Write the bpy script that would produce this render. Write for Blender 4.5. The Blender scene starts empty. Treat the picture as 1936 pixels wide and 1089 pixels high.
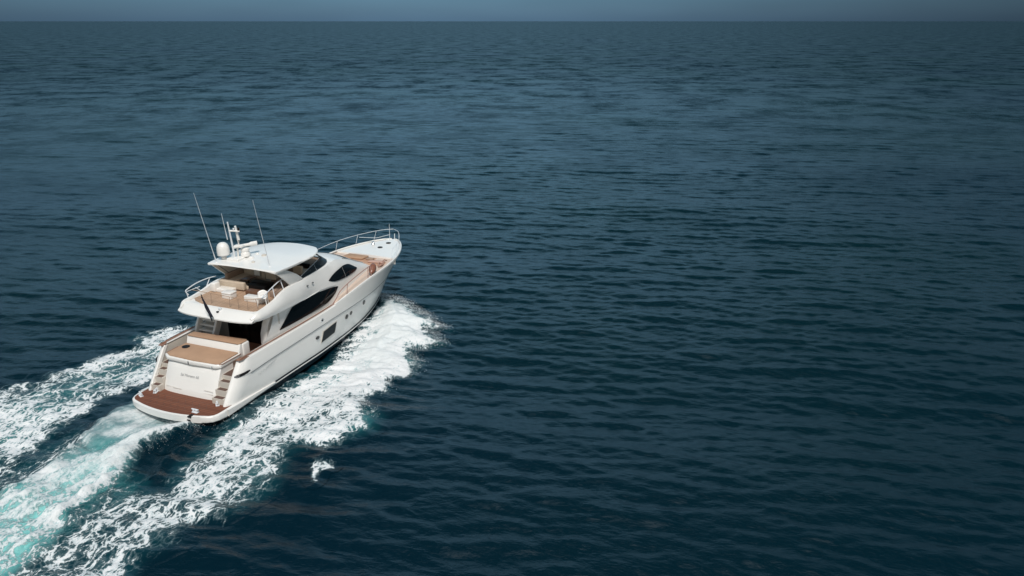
import bpy, bmesh, math, random
import numpy as np
from mathutils import Vector, Matrix, Euler

R_ = math.radians
scene = bpy.context.scene
COL = scene.collection
random.seed(7)

# ------------------------------------------------------------------ camera
CAM_H = 18.74
cam_d = bpy.data.cameras.new("camera")
cam = bpy.data.objects.new("camera", cam_d)
COL.objects.link(cam)
cam.location = (0, 0, CAM_H)
cam.rotation_euler = (R_(90 - 19.122), 0, 0)
cam_d.sensor_width = 36.0
cam_d.lens = 36.0 * 1455.1 / 1936.0
cam_d.clip_start = 0.5
cam_d.clip_end = 80000
scene.camera = cam

# ------------------------------------------------------------------ sky, sun, exposure
SUN_AZ = math.atan2(0.12, -0.61)      # seen from above, clockwise from +Y
SUN_EL = R_(54)
world = bpy.data.worlds.new("World")
scene.world = world
world.use_nodes = True
wt = world.node_tree
wt.nodes.clear()
def WN(t, **k):
    n = wt.nodes.new(t)
    for a, b in k.items():
        setattr(n, a, b)
    return n
w_out = WN("ShaderNodeOutputWorld")
w_bg = WN("ShaderNodeBackground")
w_sky = WN("ShaderNodeTexSky", sky_type='NISHITA', sun_disc=False)
w_sky.sun_elevation = SUN_EL
w_sky.sun_rotation = SUN_AZ
w_tc = WN("ShaderNodeTexCoord")
w_sep = WN("ShaderNodeSeparateXYZ")
wt.links.new(w_tc.outputs['Generated'], w_sep.inputs[0])
# storm cloud: how much of the clear sky's light the cloud lets through, by elevation
w_ramp = WN("ShaderNodeValToRGB")
cr = w_ramp.color_ramp
cr.elements[0].position = 0.0
cr.elements[0].color = (0.150, 0.275, 0.50, 1)
cr.elements[1].position = 1.0
cr.elements[1].color = (6.0, 5.0, 3.3, 1)
for p, c in ((0.03, (0.128, 0.240, 0.410, 1)), (0.09, (0.19, 0.31, 0.42, 1)), (0.16, (0.36, 0.48, 0.52, 1)), (0.26, (0.85, 1.05, 0.95, 1)), (0.42, (1.30, 1.60, 1.28, 1)),
             (0.56, (0.80, 1.10, 0.88, 1)), (0.70, (0.20, 0.38, 0.31, 1)), (0.866, (0.26, 0.40, 0.32, 1)), (0.94, (0.36, 0.48, 0.38, 1)), (0.98, (3.2, 3.1, 2.2, 1))):
    e = cr.elements.new(p)
    e.color = c
wt.links.new(w_sep.outputs['Z'], w_ramp.inputs[0])
# slow change of the cloud bank along the horizon
w_map = WN("ShaderNodeMapping")
w_map.inputs['Scale'].default_value = (1.6, 1.6, 9.0)
w_noise = WN("ShaderNodeTexNoise")
w_noise.inputs['Scale'].default_value = 1.3
w_noise.inputs['Detail'].default_value = 3
wt.links.new(w_tc.outputs['Generated'], w_map.inputs[0])
wt.links.new(w_map.outputs[0], w_noise.inputs['Vector'])
w_nr = WN("ShaderNodeMapRange")
w_nr.inputs['From Min'].default_value = 0.3
w_nr.inputs['From Max'].default_value = 0.7
w_nr.inputs['To Min'].default_value = 0.86
w_nr.inputs['To Max'].default_value = 1.14
wt.links.new(w_noise.outputs['Fac'], w_nr.inputs['Value'])
w_side = WN("ShaderNodeMapRange", interpolation_type='SMOOTHSTEP')   # the bank is darker towards the right
w_side.inputs['From Min'].default_value = -0.05
w_side.inputs['From Max'].default_value = 0.60
w_side.inputs['To Min'].default_value = 1.0
w_side.inputs['To Max'].default_value = 0.45
wt.links.new(w_sep.outputs['X'], w_side.inputs['Value'])
w_left = WN("ShaderNodeMapRange", interpolation_type='SMOOTHSTEP')
w_left.inputs['From Min'].default_value = -0.75
w_left.inputs['From Max'].default_value = -0.05
w_left.inputs['To Min'].default_value = 0.72
w_left.inputs['To Max'].default_value = 1.18
wt.links.new(w_sep.outputs['X'], w_left.inputs['Value'])
w_ml = WN("ShaderNodeMath", operation='MULTIPLY')
wt.links.new(w_nr.outputs[0], w_ml.inputs[0])
wt.links.new(w_left.outputs[0], w_ml.inputs[1])
w_m0 = WN("ShaderNodeMath", operation='MULTIPLY')
wt.links.new(w_ml.outputs[0], w_m0.inputs[0])
wt.links.new(w_side.outputs[0], w_m0.inputs[1])
w_mul = WN("ShaderNodeMix", data_type='RGBA', blend_type='MULTIPLY')
w_mul.inputs['Factor'].default_value = 1.0
wt.links.new(w_sky.outputs[0], w_mul.inputs['A'])
# behind the camera, towards the sun, the cloud opens and lets most of the sky through
w_back = WN("ShaderNodeMapRange", interpolation_type='SMOOTHSTEP')
w_back.inputs['From Min'].default_value = -0.08
w_back.inputs['From Max'].default_value = -0.5
wt.links.new(w_sep.outputs['Y'], w_back.inputs['Value'])
w_open = WN("ShaderNodeMix", data_type='RGBA')
wt.links.new(w_back.outputs[0], w_open.inputs['Factor'])
wt.links.new(w_ramp.outputs[0], w_open.inputs['A'])
w_open.inputs['B'].default_value = (0.60, 0.52, 0.42, 1)
wt.links.new(w_open.outputs['Result'], w_mul.inputs['B'])
w_m2 = WN("ShaderNodeVectorMath", operation='SCALE')
wt.links.new(w_mul.outputs['Result'], w_m2.inputs[0])
wt.links.new(w_m0.outputs[0], w_m2.inputs['Scale'])
wt.links.new(w_m2.outputs[0], w_bg.inputs['Color'])
w_bg.inputs['Strength'].default_value = 0.15
wt.links.new(w_bg.outputs[0], w_out.inputs[0])

sun_d = bpy.data.lights.new("sun", 'SUN')
sun_d.energy = 2.9
sun_d.angle = R_(10)
sun_d.color = (1.0, 0.965, 0.92)
sun = bpy.data.objects.new("sun", sun_d)
COL.objects.link(sun)
sdir = Vector((math.sin(SUN_AZ) * math.cos(SUN_EL), math.cos(SUN_AZ) * math.cos(SUN_EL), math.sin(SUN_EL)))
sun.rotation_euler = sdir.to_track_quat('Z', 'Y').to_euler()
sun.location = sdir * 100

scene.view_settings.view_transform = 'Standard'
scene.view_settings.look = 'None'
scene.view_settings.exposure = 0.0
scene.view_settings.gamma = 1.0

# ------------------------------------------------------------------ yacht frame: u forward, v to starboard, z up
TH, TAU = R_(21.946), R_(0.425)
BX, BY = -16.842, 33.834
ROOT_ROT = Euler((0, -TAU, math.pi / 2 - TH))
ROOT_M = Matrix.Translation((BX, BY, 0)) @ ROOT_ROT.to_matrix().to_4x4()
def P(u, v, z):
    return Vector((u, -v, z))

# ------------------------------------------------------------------ materials
MATS = {}
def mat(name, col, rough=0.5, metal=0.0, spec=0.5, coat=0.0, vary=0.0, vscale=2.0, bump=0.0, bscale=20.0):
    if name in MATS:
        return MATS[name]
    m = bpy.data.materials.new(name)
    m.use_nodes = True
    nt = m.node_tree
    b = nt.nodes['Principled BSDF']
    b.inputs['Base Color'].default_value = (*col, 1)
    b.inputs['Roughness'].default_value = rough
    b.inputs['Metallic'].default_value = metal
    b.inputs['Specular IOR Level'].default_value = spec
    b.inputs['Coat Weight'].default_value = coat
    tc = nt.nodes.new("ShaderNodeTexCoord")
    if vary > 0:
        n = nt.nodes.new("ShaderNodeTexNoise")
        n.inputs['Scale'].default_value = vscale
        n.inputs['Detail'].default_value = 5
        nt.links.new(tc.outputs['Object'], n.inputs['Vector'])
        mp = nt.nodes.new("ShaderNodeMapRange")
        mp.inputs['From Min'].default_value = 0.3
        mp.inputs['From Max'].default_value = 0.7
        mp.inputs['To Min'].default_value = 1 - vary
        mp.inputs['To Max'].default_value = 1 + vary * 0.6
        nt.links.new(n.outputs['Fac'], mp.inputs['Value'])
        mx = nt.nodes.new("ShaderNodeVectorMath")
        mx.operation = 'SCALE'
        mx.inputs[0].default_value = col
        nt.links.new(mp.outputs[0], mx.inputs['Scale'])
        nt.links.new(mx.outputs[0], b.inputs['Base Color'])
    if bump > 0:
        n2 = nt.nodes.new("ShaderNodeTexNoise")
        n2.inputs['Scale'].default_value = bscale
        nt.links.new(tc.outputs['Object'], n2.inputs['Vector'])
        bp_ = nt.nodes.new("ShaderNodeBump")
        bp_.inputs['Strength'].default_value = bump
        bp_.inputs['Distance'].default_value = 0.02
        nt.links.new(n2.outputs['Fac'], bp_.inputs['Height'])
        nt.links.new(bp_.outputs[0], b.inputs['Normal'])
    MATS[name] = m
    return m

def teak(name, c1, c2, axis=1, plank=0.07, rough=0.65):
    """planked deck: seams every `plank` m across the given axis, each plank a little different"""
    m = bpy.data.materials.new(name)
    m.use_nodes = True
    nt = m.node_tree
    b = nt.nodes['Principled BSDF']
    b.inputs['Roughness'].default_value = rough
    tc = nt.nodes.new("ShaderNodeTexCoord")
    sp = nt.nodes.new("ShaderNodeSeparateXYZ")
    nt.links.new(tc.outputs['Object'], sp.inputs[0])
    d = nt.nodes.new("ShaderNodeMath"); d.operation = 'DIVIDE'; d.inputs[1].default_value = plank
    nt.links.new(sp.outputs[axis], d.inputs[0])
    fl = nt.nodes.new("ShaderNodeMath"); fl.operation = 'FLOOR'
    nt.links.new(d.outputs[0], fl.inputs[0])
    wn = nt.nodes.new("ShaderNodeTexWhiteNoise"); wn.noise_dimensions = '1D'
    nt.links.new(fl.outputs[0], wn.inputs['W'])
    ns = nt.nodes.new("ShaderNodeTexNoise")
    ns.inputs['Scale'].default_value = 1.6
    ns.inputs['Detail'].default_value = 6
    nt.links.new(tc.outputs['Object'], ns.inputs['Vector'])
    av = nt.nodes.new("ShaderNodeMath"); av.operation = 'MULTIPLY_ADD'
    av.inputs[1].default_value = 0.55
    nt.links.new(wn.outputs['Value'], av.inputs[0])
    sc = nt.nodes.new("ShaderNodeMath"); sc.operation = 'MULTIPLY'; sc.inputs[1].default_value = 0.6
    nt.links.new(ns.outputs['Fac'], sc.inputs[0])
    nt.links.new(sc.outputs[0], av.inputs[2])
    mx = nt.nodes.new("ShaderNodeMix"); mx.data_type = 'RGBA'
    mx.inputs['A'].default_value = (*c1, 1); mx.inputs['B'].default_value = (*c2, 1)
    nt.links.new(av.outputs[0], mx.inputs['Factor'])
    fr = nt.nodes.new("ShaderNodeMath"); fr.operation = 'FRACT'
    nt.links.new(d.outputs[0], fr.inputs[0])
    lt = nt.nodes.new("ShaderNodeMath"); lt.operation = 'LESS_THAN'; lt.inputs[1].default_value = 0.12
    nt.links.new(fr.outputs[0], lt.inputs[0])
    mx2 = nt.nodes.new("ShaderNodeMix"); mx2.data_type = 'RGBA'
    nt.links.new(lt.outputs[0], mx2.inputs['Factor'])
    nt.links.new(mx.outputs['Result'], mx2.inputs['A'])
    mx2.inputs['B'].default_value = (c1[0] * 0.35, c1[1] * 0.35, c1[2] * 0.35, 1)
    nt.links.new(mx2.outputs['Result'], b.inputs['Base Color'])
    return m

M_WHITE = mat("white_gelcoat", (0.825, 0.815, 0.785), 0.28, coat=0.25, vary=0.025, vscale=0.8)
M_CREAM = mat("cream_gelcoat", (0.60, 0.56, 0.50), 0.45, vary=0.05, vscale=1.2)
M_CUSH = mat("beige_cushion", (0.54, 0.45, 0.35), 0.85, vary=0.1, vscale=3, bump=0.3, bscale=30)
M_TAN = mat("tan_cushion", (0.42, 0.265, 0.17), 0.8, vary=0.10, vscale=1.5, bump=0.2, bscale=25)
M_BROWN = mat("brown_upholstery", (0.34, 0.245, 0.185), 0.75, vary=0.15, vscale=3)
M_TEAK = teak("pale_teak", (0.38, 0.245, 0.16), (0.50, 0.345, 0.24), axis=1, plank=0.09)
M_REDTEAK = teak("wet_red_teak", (0.125, 0.040, 0.020), (0.20, 0.070, 0.036), axis=0, plank=0.14, rough=0.75)
M_STEP = mat("step_teak", (0.115, 0.066, 0.050), 0.6, vary=0.2, vscale=6)
M_GLASS = mat("black_glass", (0.004, 0.005, 0.006), 0.06, spec=0.5)
M_HULLGLASS = mat("hull_glass", (0.012, 0.020, 0.025), 0.2, spec=0.06)
M_NAVY = mat("navy_antifoul", (0.008, 0.013, 0.022), 0.35, vary=0.2)
M_STRIPE = mat("grey_stripe", (0.16, 0.17, 0.17), 0.4)
M_STEEL = mat("polished_steel", (0.62, 0.64, 0.66), 0.18, metal=1.0)
M_RAIL = mat("white_steel_rail", (0.72, 0.75, 0.78), 0.3, spec=0.6)
M_PINK = mat("teak_cap", (0.30, 0.165, 0.115), 0.45, vary=0.15, vscale=3)
M_BLACK = mat("black_plastic", (0.007, 0.007, 0.008), 0.55, spec=0.25, vary=0.1)
M_FLAG = mat("navy_flag_cloth", (0.008, 0.010, 0.022), 0.8, vary=0.3, vscale=5)
M_GREY = mat("grey_letters", (0.44, 0.45, 0.45), 0.4)
M_DARKWOOD = mat("dark_wood", (0.15, 0.08, 0.05), 0.4, vary=0.2, vscale=4)
M_TINT = bpy.data.materials.new("tinted_acrylic")
M_TINT.use_nodes = True
_nt = M_TINT.node_tree
_b = _nt.nodes['Principled BSDF']
_b.inputs['Base Color'].default_value = (0.010, 0.014, 0.016, 1)
_b.inputs['Roughness'].default_value = 0.05
_tr = _nt.nodes.new("ShaderNodeBsdfTransparent")
_tr.inputs['Color'].default_value = (0.35, 0.36, 0.36, 1)
_mx = _nt.nodes.new("ShaderNodeMixShader")
_mx.inputs[0].default_value = 0.62
_nt.links.new(_tr.outputs[0], _mx.inputs[1])
_nt.links.new(_b.outputs[0], _mx.inputs[2])
_nt.links.new(_mx.outputs[0], _nt.nodes['Material Output'].inputs[0])

# ------------------------------------------------------------------ mesh helpers
def link(name, bm, m, parent=None, smooth=40, recalc=True):
    if recalc:
        bmesh.ops.recalc_face_normals(bm, faces=bm.faces[:])
    me = bpy.data.meshes.new(name)
    bm.to_mesh(me)
    bm.free()
    for mm in (m if isinstance(m, (list, tuple)) else [m]):
        me.materials.append(mm)
    if smooth:
        me.polygons.foreach_set('use_smooth', [True] * len(me.polygons))
        me.set_sharp_from_angle(angle=R_(smooth))
    o = bpy.data.objects.new(name, me)
    COL.objects.link(o)
    if parent is not None:
        o.parent = parent
    return o

def tag(o, label, cat=None, group=None, kind=None):
    if label: o['label'] = label
    if cat: o['category'] = cat
    if group: o['group'] = group
    if kind: o['kind'] = kind
    return o

def pchip(xs, ys, x):
    xs = np.asarray(xs, float); ys = np.asarray(ys, float); x = np.clip(np.asarray(x, float), xs[0], xs[-1])
    h = np.diff(xs); d = np.diff(ys) / h
    m = np.zeros_like(ys)
    for i in range(1, len(xs) - 1):
        if d[i - 1] * d[i] > 0:
            w1, w2 = 2 * h[i] + h[i - 1], h[i] + 2 * h[i - 1]
            m[i] = (w1 + w2) / (w1 / d[i - 1] + w2 / d[i])
    m[0], m[-1] = d[0], d[-1]
    i = np.clip(np.searchsorted(xs, x, side='right') - 1, 0, len(h) - 1)
    t = (x - xs[i]) / h[i]
    return ((1 + 2 * t) * (1 - t) ** 2 * ys[i] + t * (1 - t) ** 2 * h[i] * m[i] + t * t * (3 - 2 * t) * ys[i + 1] + t * t * (t - 1) * h[i] * m[i + 1])

def grid(bm, rows, mi=0, close=False):
    """rows of equal length of Vectors -> quads"""
    vs = [[bm.verts.new(p) for p in r] for r in rows]
    n = len(vs[0])
    for a, b in zip(vs[:-1], vs[1:]):
        for k in range(n if close else n - 1):
            q = [a[k], a[(k + 1) % n], b[(k + 1) % n], b[k]]
            try:
                f = bm.faces.new(q)
                f.material_index = mi
            except ValueError:
                pass
    return vs

def box(bm, u0, u1, v0, v1, z0, z1, bev=0.0, segs=2, mi=0):
    ps = [P(u, v, z) for z in (z0, z1) for (u, v) in ((u0, v0), (u1, v0), (u1, v1), (u0, v1))]
    vs = [bm.verts.new(p) for p in ps]
    fs = []
    for q in ((0, 1, 2, 3), (7, 6, 5, 4), (0, 4, 5, 1), (1, 5, 6, 2), (2, 6, 7, 3), (3, 7, 4, 0)):
        f = bm.faces.new([vs[i] for i in q]); f.material_index = mi; fs.append(f)
    if bev > 0:
        es = list({e for f in fs for e in f.edges})
        bmesh.ops.bevel(bm, geom=es, offset=bev, segments=segs, profile=0.5, affect='EDGES')
    return vs

def prism(bm, pts, axis, a0, a1, bev=0.0, segs=2):
    """polygon pts swept along an axis: axis 'v': pts are (u,z); 'z': pts are (u,v); 'u': pts are (v,z)"""
    def mk(p, a):
        return P(p[0], a, p[1]) if axis == 'v' else (P(p[0], p[1], a) if axis == 'z' else P(a, p[0], p[1]))
    A = [bm.verts.new(mk(p, a0)) for p in pts]
    B = [bm.verts.new(mk(p, a1)) for p in pts]
    fs = [bm.faces.new(A), bm.faces.new(B[::-1])]
    n = len(pts)
    for i in range(n):
        fs.append(bm.faces.new([A[i], B[i], B[(i + 1) % n], A[(i + 1) % n]]))
    if bev > 0:
        es = list({e for f in fs for e in f.edges})
        bmesh.ops.bevel(bm, geom=es, offset=bev, segments=segs, profile=0.5, affect='EDGES', clamp_overlap=True)

def tube(bm, pts, r, segs=8, cap=True):
    pts = [Vector(p) for p in pts]
    rr = r if isinstance(r, (list, tuple)) else [r] * len(pts)
    rows = []
    up = Vector((0, 0, 1))
    for i, p in enumerate(pts):
        t = (pts[min(i + 1, len(pts) - 1)] - pts[max(i - 1, 0)]).normalized()
        a = t.cross(up)
        if a.length < 1e-3:
            a = t.cross(Vector((1, 0, 0)))
        a.normalize()
        b = a.cross(t).normalized()
        rows.append([p + (a * math.cos(2 * math.pi * k / segs) + b * math.sin(2 * math.pi * k / segs)) * rr[i] for k in range(segs)])
    vs = grid(bm, rows, close=True)
    if cap:
        bm.faces.new(vs[0][::-1]); bm.faces.new(vs[-1])

def smooth_path(pts, n=6):
    """Catmull-Rom through the points"""
    pts = [Vector(p) for p in pts]
    out = []
    for i in range(len(pts) - 1):
        p0, p1, p2, p3 = pts[max(i - 1, 0)], pts[i], pts[i + 1], pts[min(i + 2, len(pts) - 1)]
        for k in range(n):
            t = k / n
            out.append(0.5 * ((2 * p1) + (p2 - p0) * t + (2 * p0 - 5 * p1 + 4 * p2 - p3) * t * t + (3 * p1 - p0 - 3 * p2 + p3) * t ** 3))
    out.append(pts[-1])
    return out

def revolve(bm, prof, c, segs=24):
    """profile of (radius, z) about the vertical through c"""
    rows = [[P(c[0] + r * math.cos(2 * math.pi * k / segs), c[1] + r * math.sin(2 * math.pi * k / segs), c[2] + z) for k in range(segs)] for r, z in prof]
    vs = grid(bm, rows, close=True)
    bm.faces.new(vs[0][::-1]); bm.faces.new(vs[-1])

def plate(bm, outline, z0, z1, bev=0.0, segs=2):
    prism(bm, outline, 'z', z0, z1, bev, segs)

def new():
    return bmesh.new()

# ------------------------------------------------------------------ the yacht
yacht = bpy.data.objects.new("motor_yacht", None)
COL.objects.link(yacht)
yacht.matrix_world = ROOT_M
tag(yacht, "white motor yacht with tan teak decks speeding across the dark blue sea", "yacht")

# ---- hull: longitudinal lines (u, half beam, z)
L_KEEL = [(1.75, 0.02, -0.55), (8, 0.02, -0.75), (14, 0.02, -0.7), (17.5, 0.02, -0.45), (19.2, 0.02, -0.05)]
L_CHINE = [(1.75, 2.50, 0.02), (4, 2.56, 0.05), (8, 2.55, 0.10), (11, 2.30, 0.12), (14, 1.80, 0.12), (16.5, 1.2, 0.14), (18.3, 0.62, 0.16), (19.6, 0.03, 0.2)]
L_BOOT = [(1.75, 2.64, 0.46), (4, 2.68, 0.58), (8, 2.68, 0.62), (11, 2.46, 0.56), (14, 2.00, 0.46), (16.5, 1.36, 0.40), (18.4, 0.72, 0.42), (19.95, 0.03, 0.5)]
L_MID = [(2.15, 2.75, 1.2), (4, 2.77, 1.25), (8, 2.77, 1.35), (11, 2.66, 1.4), (14, 2.36, 1.4), (16.5, 1.86, 1.45), (18.6, 1.16, 1.5), (20.0, 0.56, 1.55), (20.95, 0.03, 1.6)]
L_KNU = [(2.75, 2.82, 1.96), (4, 2.83, 2.03), (7.4, 2.83, 2.14), (11, 2.79, 2.22), (14, 2.6, 2.22), (16.5, 2.26, 2.30), (18.6, 1.66, 2.45), (20.2, 0.98, 2.6), (21.3, 0.3, 2.75), (21.62, 0.03, 2.8)]
L_SHEER = [(3.05, 2.74, 2.72), (4, 2.76, 2.74), (8, 2.78, 2.78), (10, 2.78, 2.83), (12, 2.77, 3.02), (14, 2.74, 3.22), (16.5, 2.63, 3.36), (18, 2.42, 3.42), (19.5, 1.97, 3.46), (20.5, 1.5, 3.48), (21.3, 1.0, 3.5), (21.85, 0.5, 3.5), (22.08, 0.03, 3.5)]
NS = 70
def line_pts(L, off=0.0, dz=0.0, u_start=None, n=NS):
    a = np.array(L, float)
    s = np.linspace(0, 1, n)
    s = 1 - (1 - s) ** 1.35
    u = (a[0, 0] if u_start is None else u_start) + (a[-1, 0] - (a[0, 0] if u_start is None else u_start)) * s
    v = pchip(a[:, 0], a[:, 1], u)
    z = pchip(a[:, 0], a[:, 2], u)
    tail = np.clip((u - 17.0) / 4.0, 0, 1)
    return [(float(x), float(y + off * (1 - 0.6 * q)), float(w + dz)) for x, y, w, q in zip(u, v, z, tail)]
def sheer_at(u):
    a = np.array(L_SHEER)
    return float(pchip(a[:, 0], a[:, 1], u)), float(pchip(a[:, 0], a[:, 2], u))

def hull_rows(side):
    keel = line_pts(L_KEEL); ch = line_pts(L_CHINE); bt = line_pts(L_BOOT); md = line_pts(L_MID)
    kn = line_pts(L_KNU); kn2 = line_pts(L_KNU, 0.035, 0.015); kn3 = line_pts(L_KNU, 0.045, 0.06); sh = line_pts(L_SHEER); sh2 = line_pts(L_SHEER, -0.04, 0.03)
    mid2 = [tuple(np.array(a) * 0.5 + np.array(b) * 0.5 + np.array((0, 0.02, 0))) for a, b in zip(bt, md)]
    mid3 = [tuple(np.array(a) * 0.45 + np.array(b) * 0.55 + np.array((0, 0.015, 0))) for a, b in zip(md, kn)]
    up = [tuple(np.array(a) * 0.5 + np.array(b) * 0.5 + np.array((0, 0.01, 0))) for a, b in zip(kn3, sh)]
    f = lambda L: [P(u, v * side, z) for u, v, z in L]
    return [f(x) for x in (keel, ch, bt, mid2, md, mid3, kn, kn2, kn3, up, sh, sh2)]

bm = new()
for s in (1, -1):
    r = hull_rows(s)
    grid(bm, r[2:])
    # rounded stern quarter: from the outer shell round to the inner face of the wing
    lines = [r[i] for i in (2, 3, 4, 5, 6, 7, 8, 9, 10, 11)]
    q = []
    for k, ln in enumerate(lines):
        p = ln[0]
        u, v, z = p.x, abs(p.y), p.z
        us = 1.02 + (max(z, 0.7) - 0.75) * 0.70
        row = [(u + (us - u) * math.sin(t_), 2.40 + (v - 2.40) * math.cos(t_), z) for t_ in np.linspace(0, math.pi / 2, 9)]
        row += [(us + 0.04, 2.34, z), (us + 0.2, 2.32, z)]
        q.append([P(a, b * s, c) for a, b, c in row])
    grid(bm, q)
    # inner face of the bulwark and its flat white top
    top_in, bot_in, top_out = [], [], []
    for u in np.linspace(2.3, 10.4, 60):
        v, z = sheer_at(u)
        if u < 3.05: v = 2.40 + (2.74 - 2.40) * math.sqrt(max(0.0, 1 - ((3.05 - u) / 0.72) ** 2)) if u > 2.34 else 2.44
        top_out.append(P(u, (v - 0.045) * s, z + 0.03))
        top_in.append(P(u, 2.42 * s, z + 0.03))
        bot_in.append(P(u, 2.38 * s, 1.6 if u < 6 else 2.2))
    grid(bm, [top_out, top_in])
hull = link("hull", bm, M_WHITE, yacht, smooth=28)
bm = new()
for s in (1, -1):
    inn, bot = [], []
    for u in np.linspace(1.35, 10.4, 44):
        z = min(sheer_at(max(u, 2.35))[1] + 0.012, 0.75 + (u - 1.02) / 0.70 - 0.03)
        inn.append(P(u, 2.345 * s, z)); bot.append(P(u, 2.335 * s, 0.7 if u < 2.4 else 1.6))
    grid(bm, [inn, bot])
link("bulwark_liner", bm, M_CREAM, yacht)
bm = new()
for s in (1, -1):
    r = hull_rows(s)
    grid(bm, r[0:3])
grid(bm, [[P(1.0, v, 0.45) for v in np.linspace(-2.6, 2.6, 9)], [P(1.1, v, -0.5 + 0.02 * abs(v)) for v in np.linspace(-2.5, 2.5, 9)]])
link("hull_bottom", bm, M_NAVY, yacht)
bm = new()
for s in (1, -1):
    bm = new()
    ln = [P(u, (v + 0.012) * s, z) for u, v, z in line_pts(L_BOOT, 0.0, -0.17)]
    ln2 = [P(u, (v + 0.012) * s, z) for u, v, z in line_pts(L_BOOT, 0.0, -0.10)]
    grid(bm, [ln, ln2])
    link("waterline_stripe", bm, M_WHITE, yacht)
for s in (1, -1):
    bm = new()
    tube(bm, [P(u, (v + 0.03) * s, z - 0.015) for u, v, z in line_pts(L_KNU)[:62]], 0.016, 6)
    link("knuckle_groove", bm, M_STRIPE, yacht)

# rub strake running forward from the platform rim
for s in (1, -1):
    bm = new()
    pts = [P(u, (2.70 + 0.05) * s, 0.60 - 0.012 * (u - 1)) for u in np.linspace(0.9, 4.6, 14)]
    rows = []
    for k, p in enumerate(pts):
        h = 0.16 * (1 - k / 13) + 0.02
        d = 0.08 * (1 - k / 13) + 0.01
        rows.append([p + Vector((0, -(-0.08) * s, h)), p + Vector((0, -d * s, h * 0.9)), p + Vector((0, -d * s, -h * 0.9)), p + Vector((0, 0.10 * s, -h))])
    grid(bm, rows)
    link("rub_strake", bm, M_WHITE, yacht)

# ---- swim platform
def plat_outline(inset=0.0):
    pts = []
    for v in np.linspace(-2.35, 2.35, 17):
        pts.append((-0.45 + 0.40 * (v / 2.35) ** 2 + inset, v))
    right = [(0.12 + inset * 0.9, 2.58 - inset * 0.3), (0.38 + inset * 0.5, 2.72 - inset * 0.8), (0.8, 2.77 - inset), (1.9, 2.78 - inset), (1.9, 2.3), ]
    left = [(1.9, -2.3), (1.9, -2.78 + inset), (0.8, -2.77 + inset), (0.38 + inset * 0.5, -2.72 + inset * 0.8), (0.12 + inset * 0.9, -2.58 + inset * 0.3)]
    return pts + right + left
bm = new()
plate(bm, plat_outline(), 0.42, 0.75, bev=0.06, segs=3)
platform = link("swim_platform", bm, M_WHITE, yacht)
bm = new()
plate(bm, plat_outline(0.14), 0.752, 0.762)
link("teak_deck", bm, M_REDTEAK, platform)
def fitting(u, v, ang, parent):
    bm = new()
    box(bm, -0.17, 0.17, -0.09, 0.09, 0, 0.05, 0.02)
    box(bm, -0.13, -0.05, -0.06, 0.06, 0.05, 0.16, 0.02)
    box(bm, 0.05, 0.13, -0.06, 0.06, 0.05, 0.16, 0.02)
    tube(bm, [P(-0.2, 0, 0.17), P(0.2, 0, 0.17)], 0.035, 8)
    o = link("mooring_cleat", bm, M_RAIL, parent)
    o.location = P(u, v, 0.762); o.rotation_euler = (0, 0, ang)
    return o
fitting(0.45, -2.32, 1.1, platform)
fitting(1.05, -1.93, 0.3, platform)
fitting(0.12, 1.52, 1.57, platform)
fitting(1.12, 1.98, 0.8, platform)
bm = new()
box(bm, -0.33, -0.05, 1.42, 1.62, 0.70, 0.765, 0.01)
link("ladder_hatch", bm, M_BLACK, platform)
bm = new()
box(bm, -0.345, -0.325, 1.40, 1.60, 0.53, 0.60, 0.0)
link("platform_light", bm, M_BLACK, platform)
# inlaid plank seams curving over the platform
for v in np.linspace(-1.5, 1.6, 8):
    bm = new()
    tube(bm, [P(0.0 + 0.25 * t, v + 0.18 * math.sin(3 * t), 0.763) for t in np.linspace(0, 4.4, 8)], 0.009, 5)
    link("deck_seam", bm, M_STEP, platform)

# ---- transom with garage door
bm = new()
NT = 15
rows = []
vL, vR = -1.80, 1.62
for z, u, e in ((0.70, 1.36, 0.0), (1.02, 1.42, 0.0), (1.06, 1.44, 0.01), (1.5, 1.60, 0.03), (1.95, 1.80, 0.05), (2.22, 1.93, 0.07), (2.30, 2.02, 0.10)):
    row = []
    for k in range(NT):
        t = -1 + 2 * k / (NT - 1)
        v = vL + (vR - vL) * (t + 1) / 2
        row.append((u + 0.10 * abs(t) ** 6 + 0.02 * t * t, v - 0.02 * t, z))
    rows.append([P(2.9, vL, z)] + [P(*p) for p in row] + [P(2.9, vR, z)])
grid(bm, rows)
transom = link("transom", bm, M_WHITE, yacht, smooth=35)
for (v, z) in ((-0.9, 1.03), (1.1, 1.20)):
    bm = new()
    tube(bm, [P(1.40 + (z - 1.02) * 0.35, v + 0.55 * k / 6 - 0.2, z + 0.0) for k in range(7)], 0.010, 6)
    link("garage_handle", bm, M_CREAM, transom)
bm = new()
tube(bm, [P(1.445, v, 1.04) for v in np.linspace(-1.6, 1.45, 12)], 0.008, 5)
link("garage_seam", bm, M_CREAM, transom)

def text_mesh(name, body, size, m, parent, mtx, shear=0.0, thick=0.004):
    cu = bpy.data.curves.new(name, 'FONT')
    cu.body = body; cu.size = size; cu.extrude = thick; cu.align_x = 'CENTER'; cu.align_y = 'CENTER'; cu.shear = shear
    t = bpy.data.objects.new(name + "_curve", cu)
    COL.objects.link(t)
    dg = bpy.context.evaluated_depsgraph_get()
    me = bpy.data.meshes.new_from_object(t.evaluated_get(dg))
    bpy.data.objects.remove(t)
    me.name = name
    me.materials.clear(); me.materials.append(m)
    o = bpy.data.objects.new(name, me)
    COL.objects.link(o)
    o.parent = parent
    o.matrix_local = mtx
    return o
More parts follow.
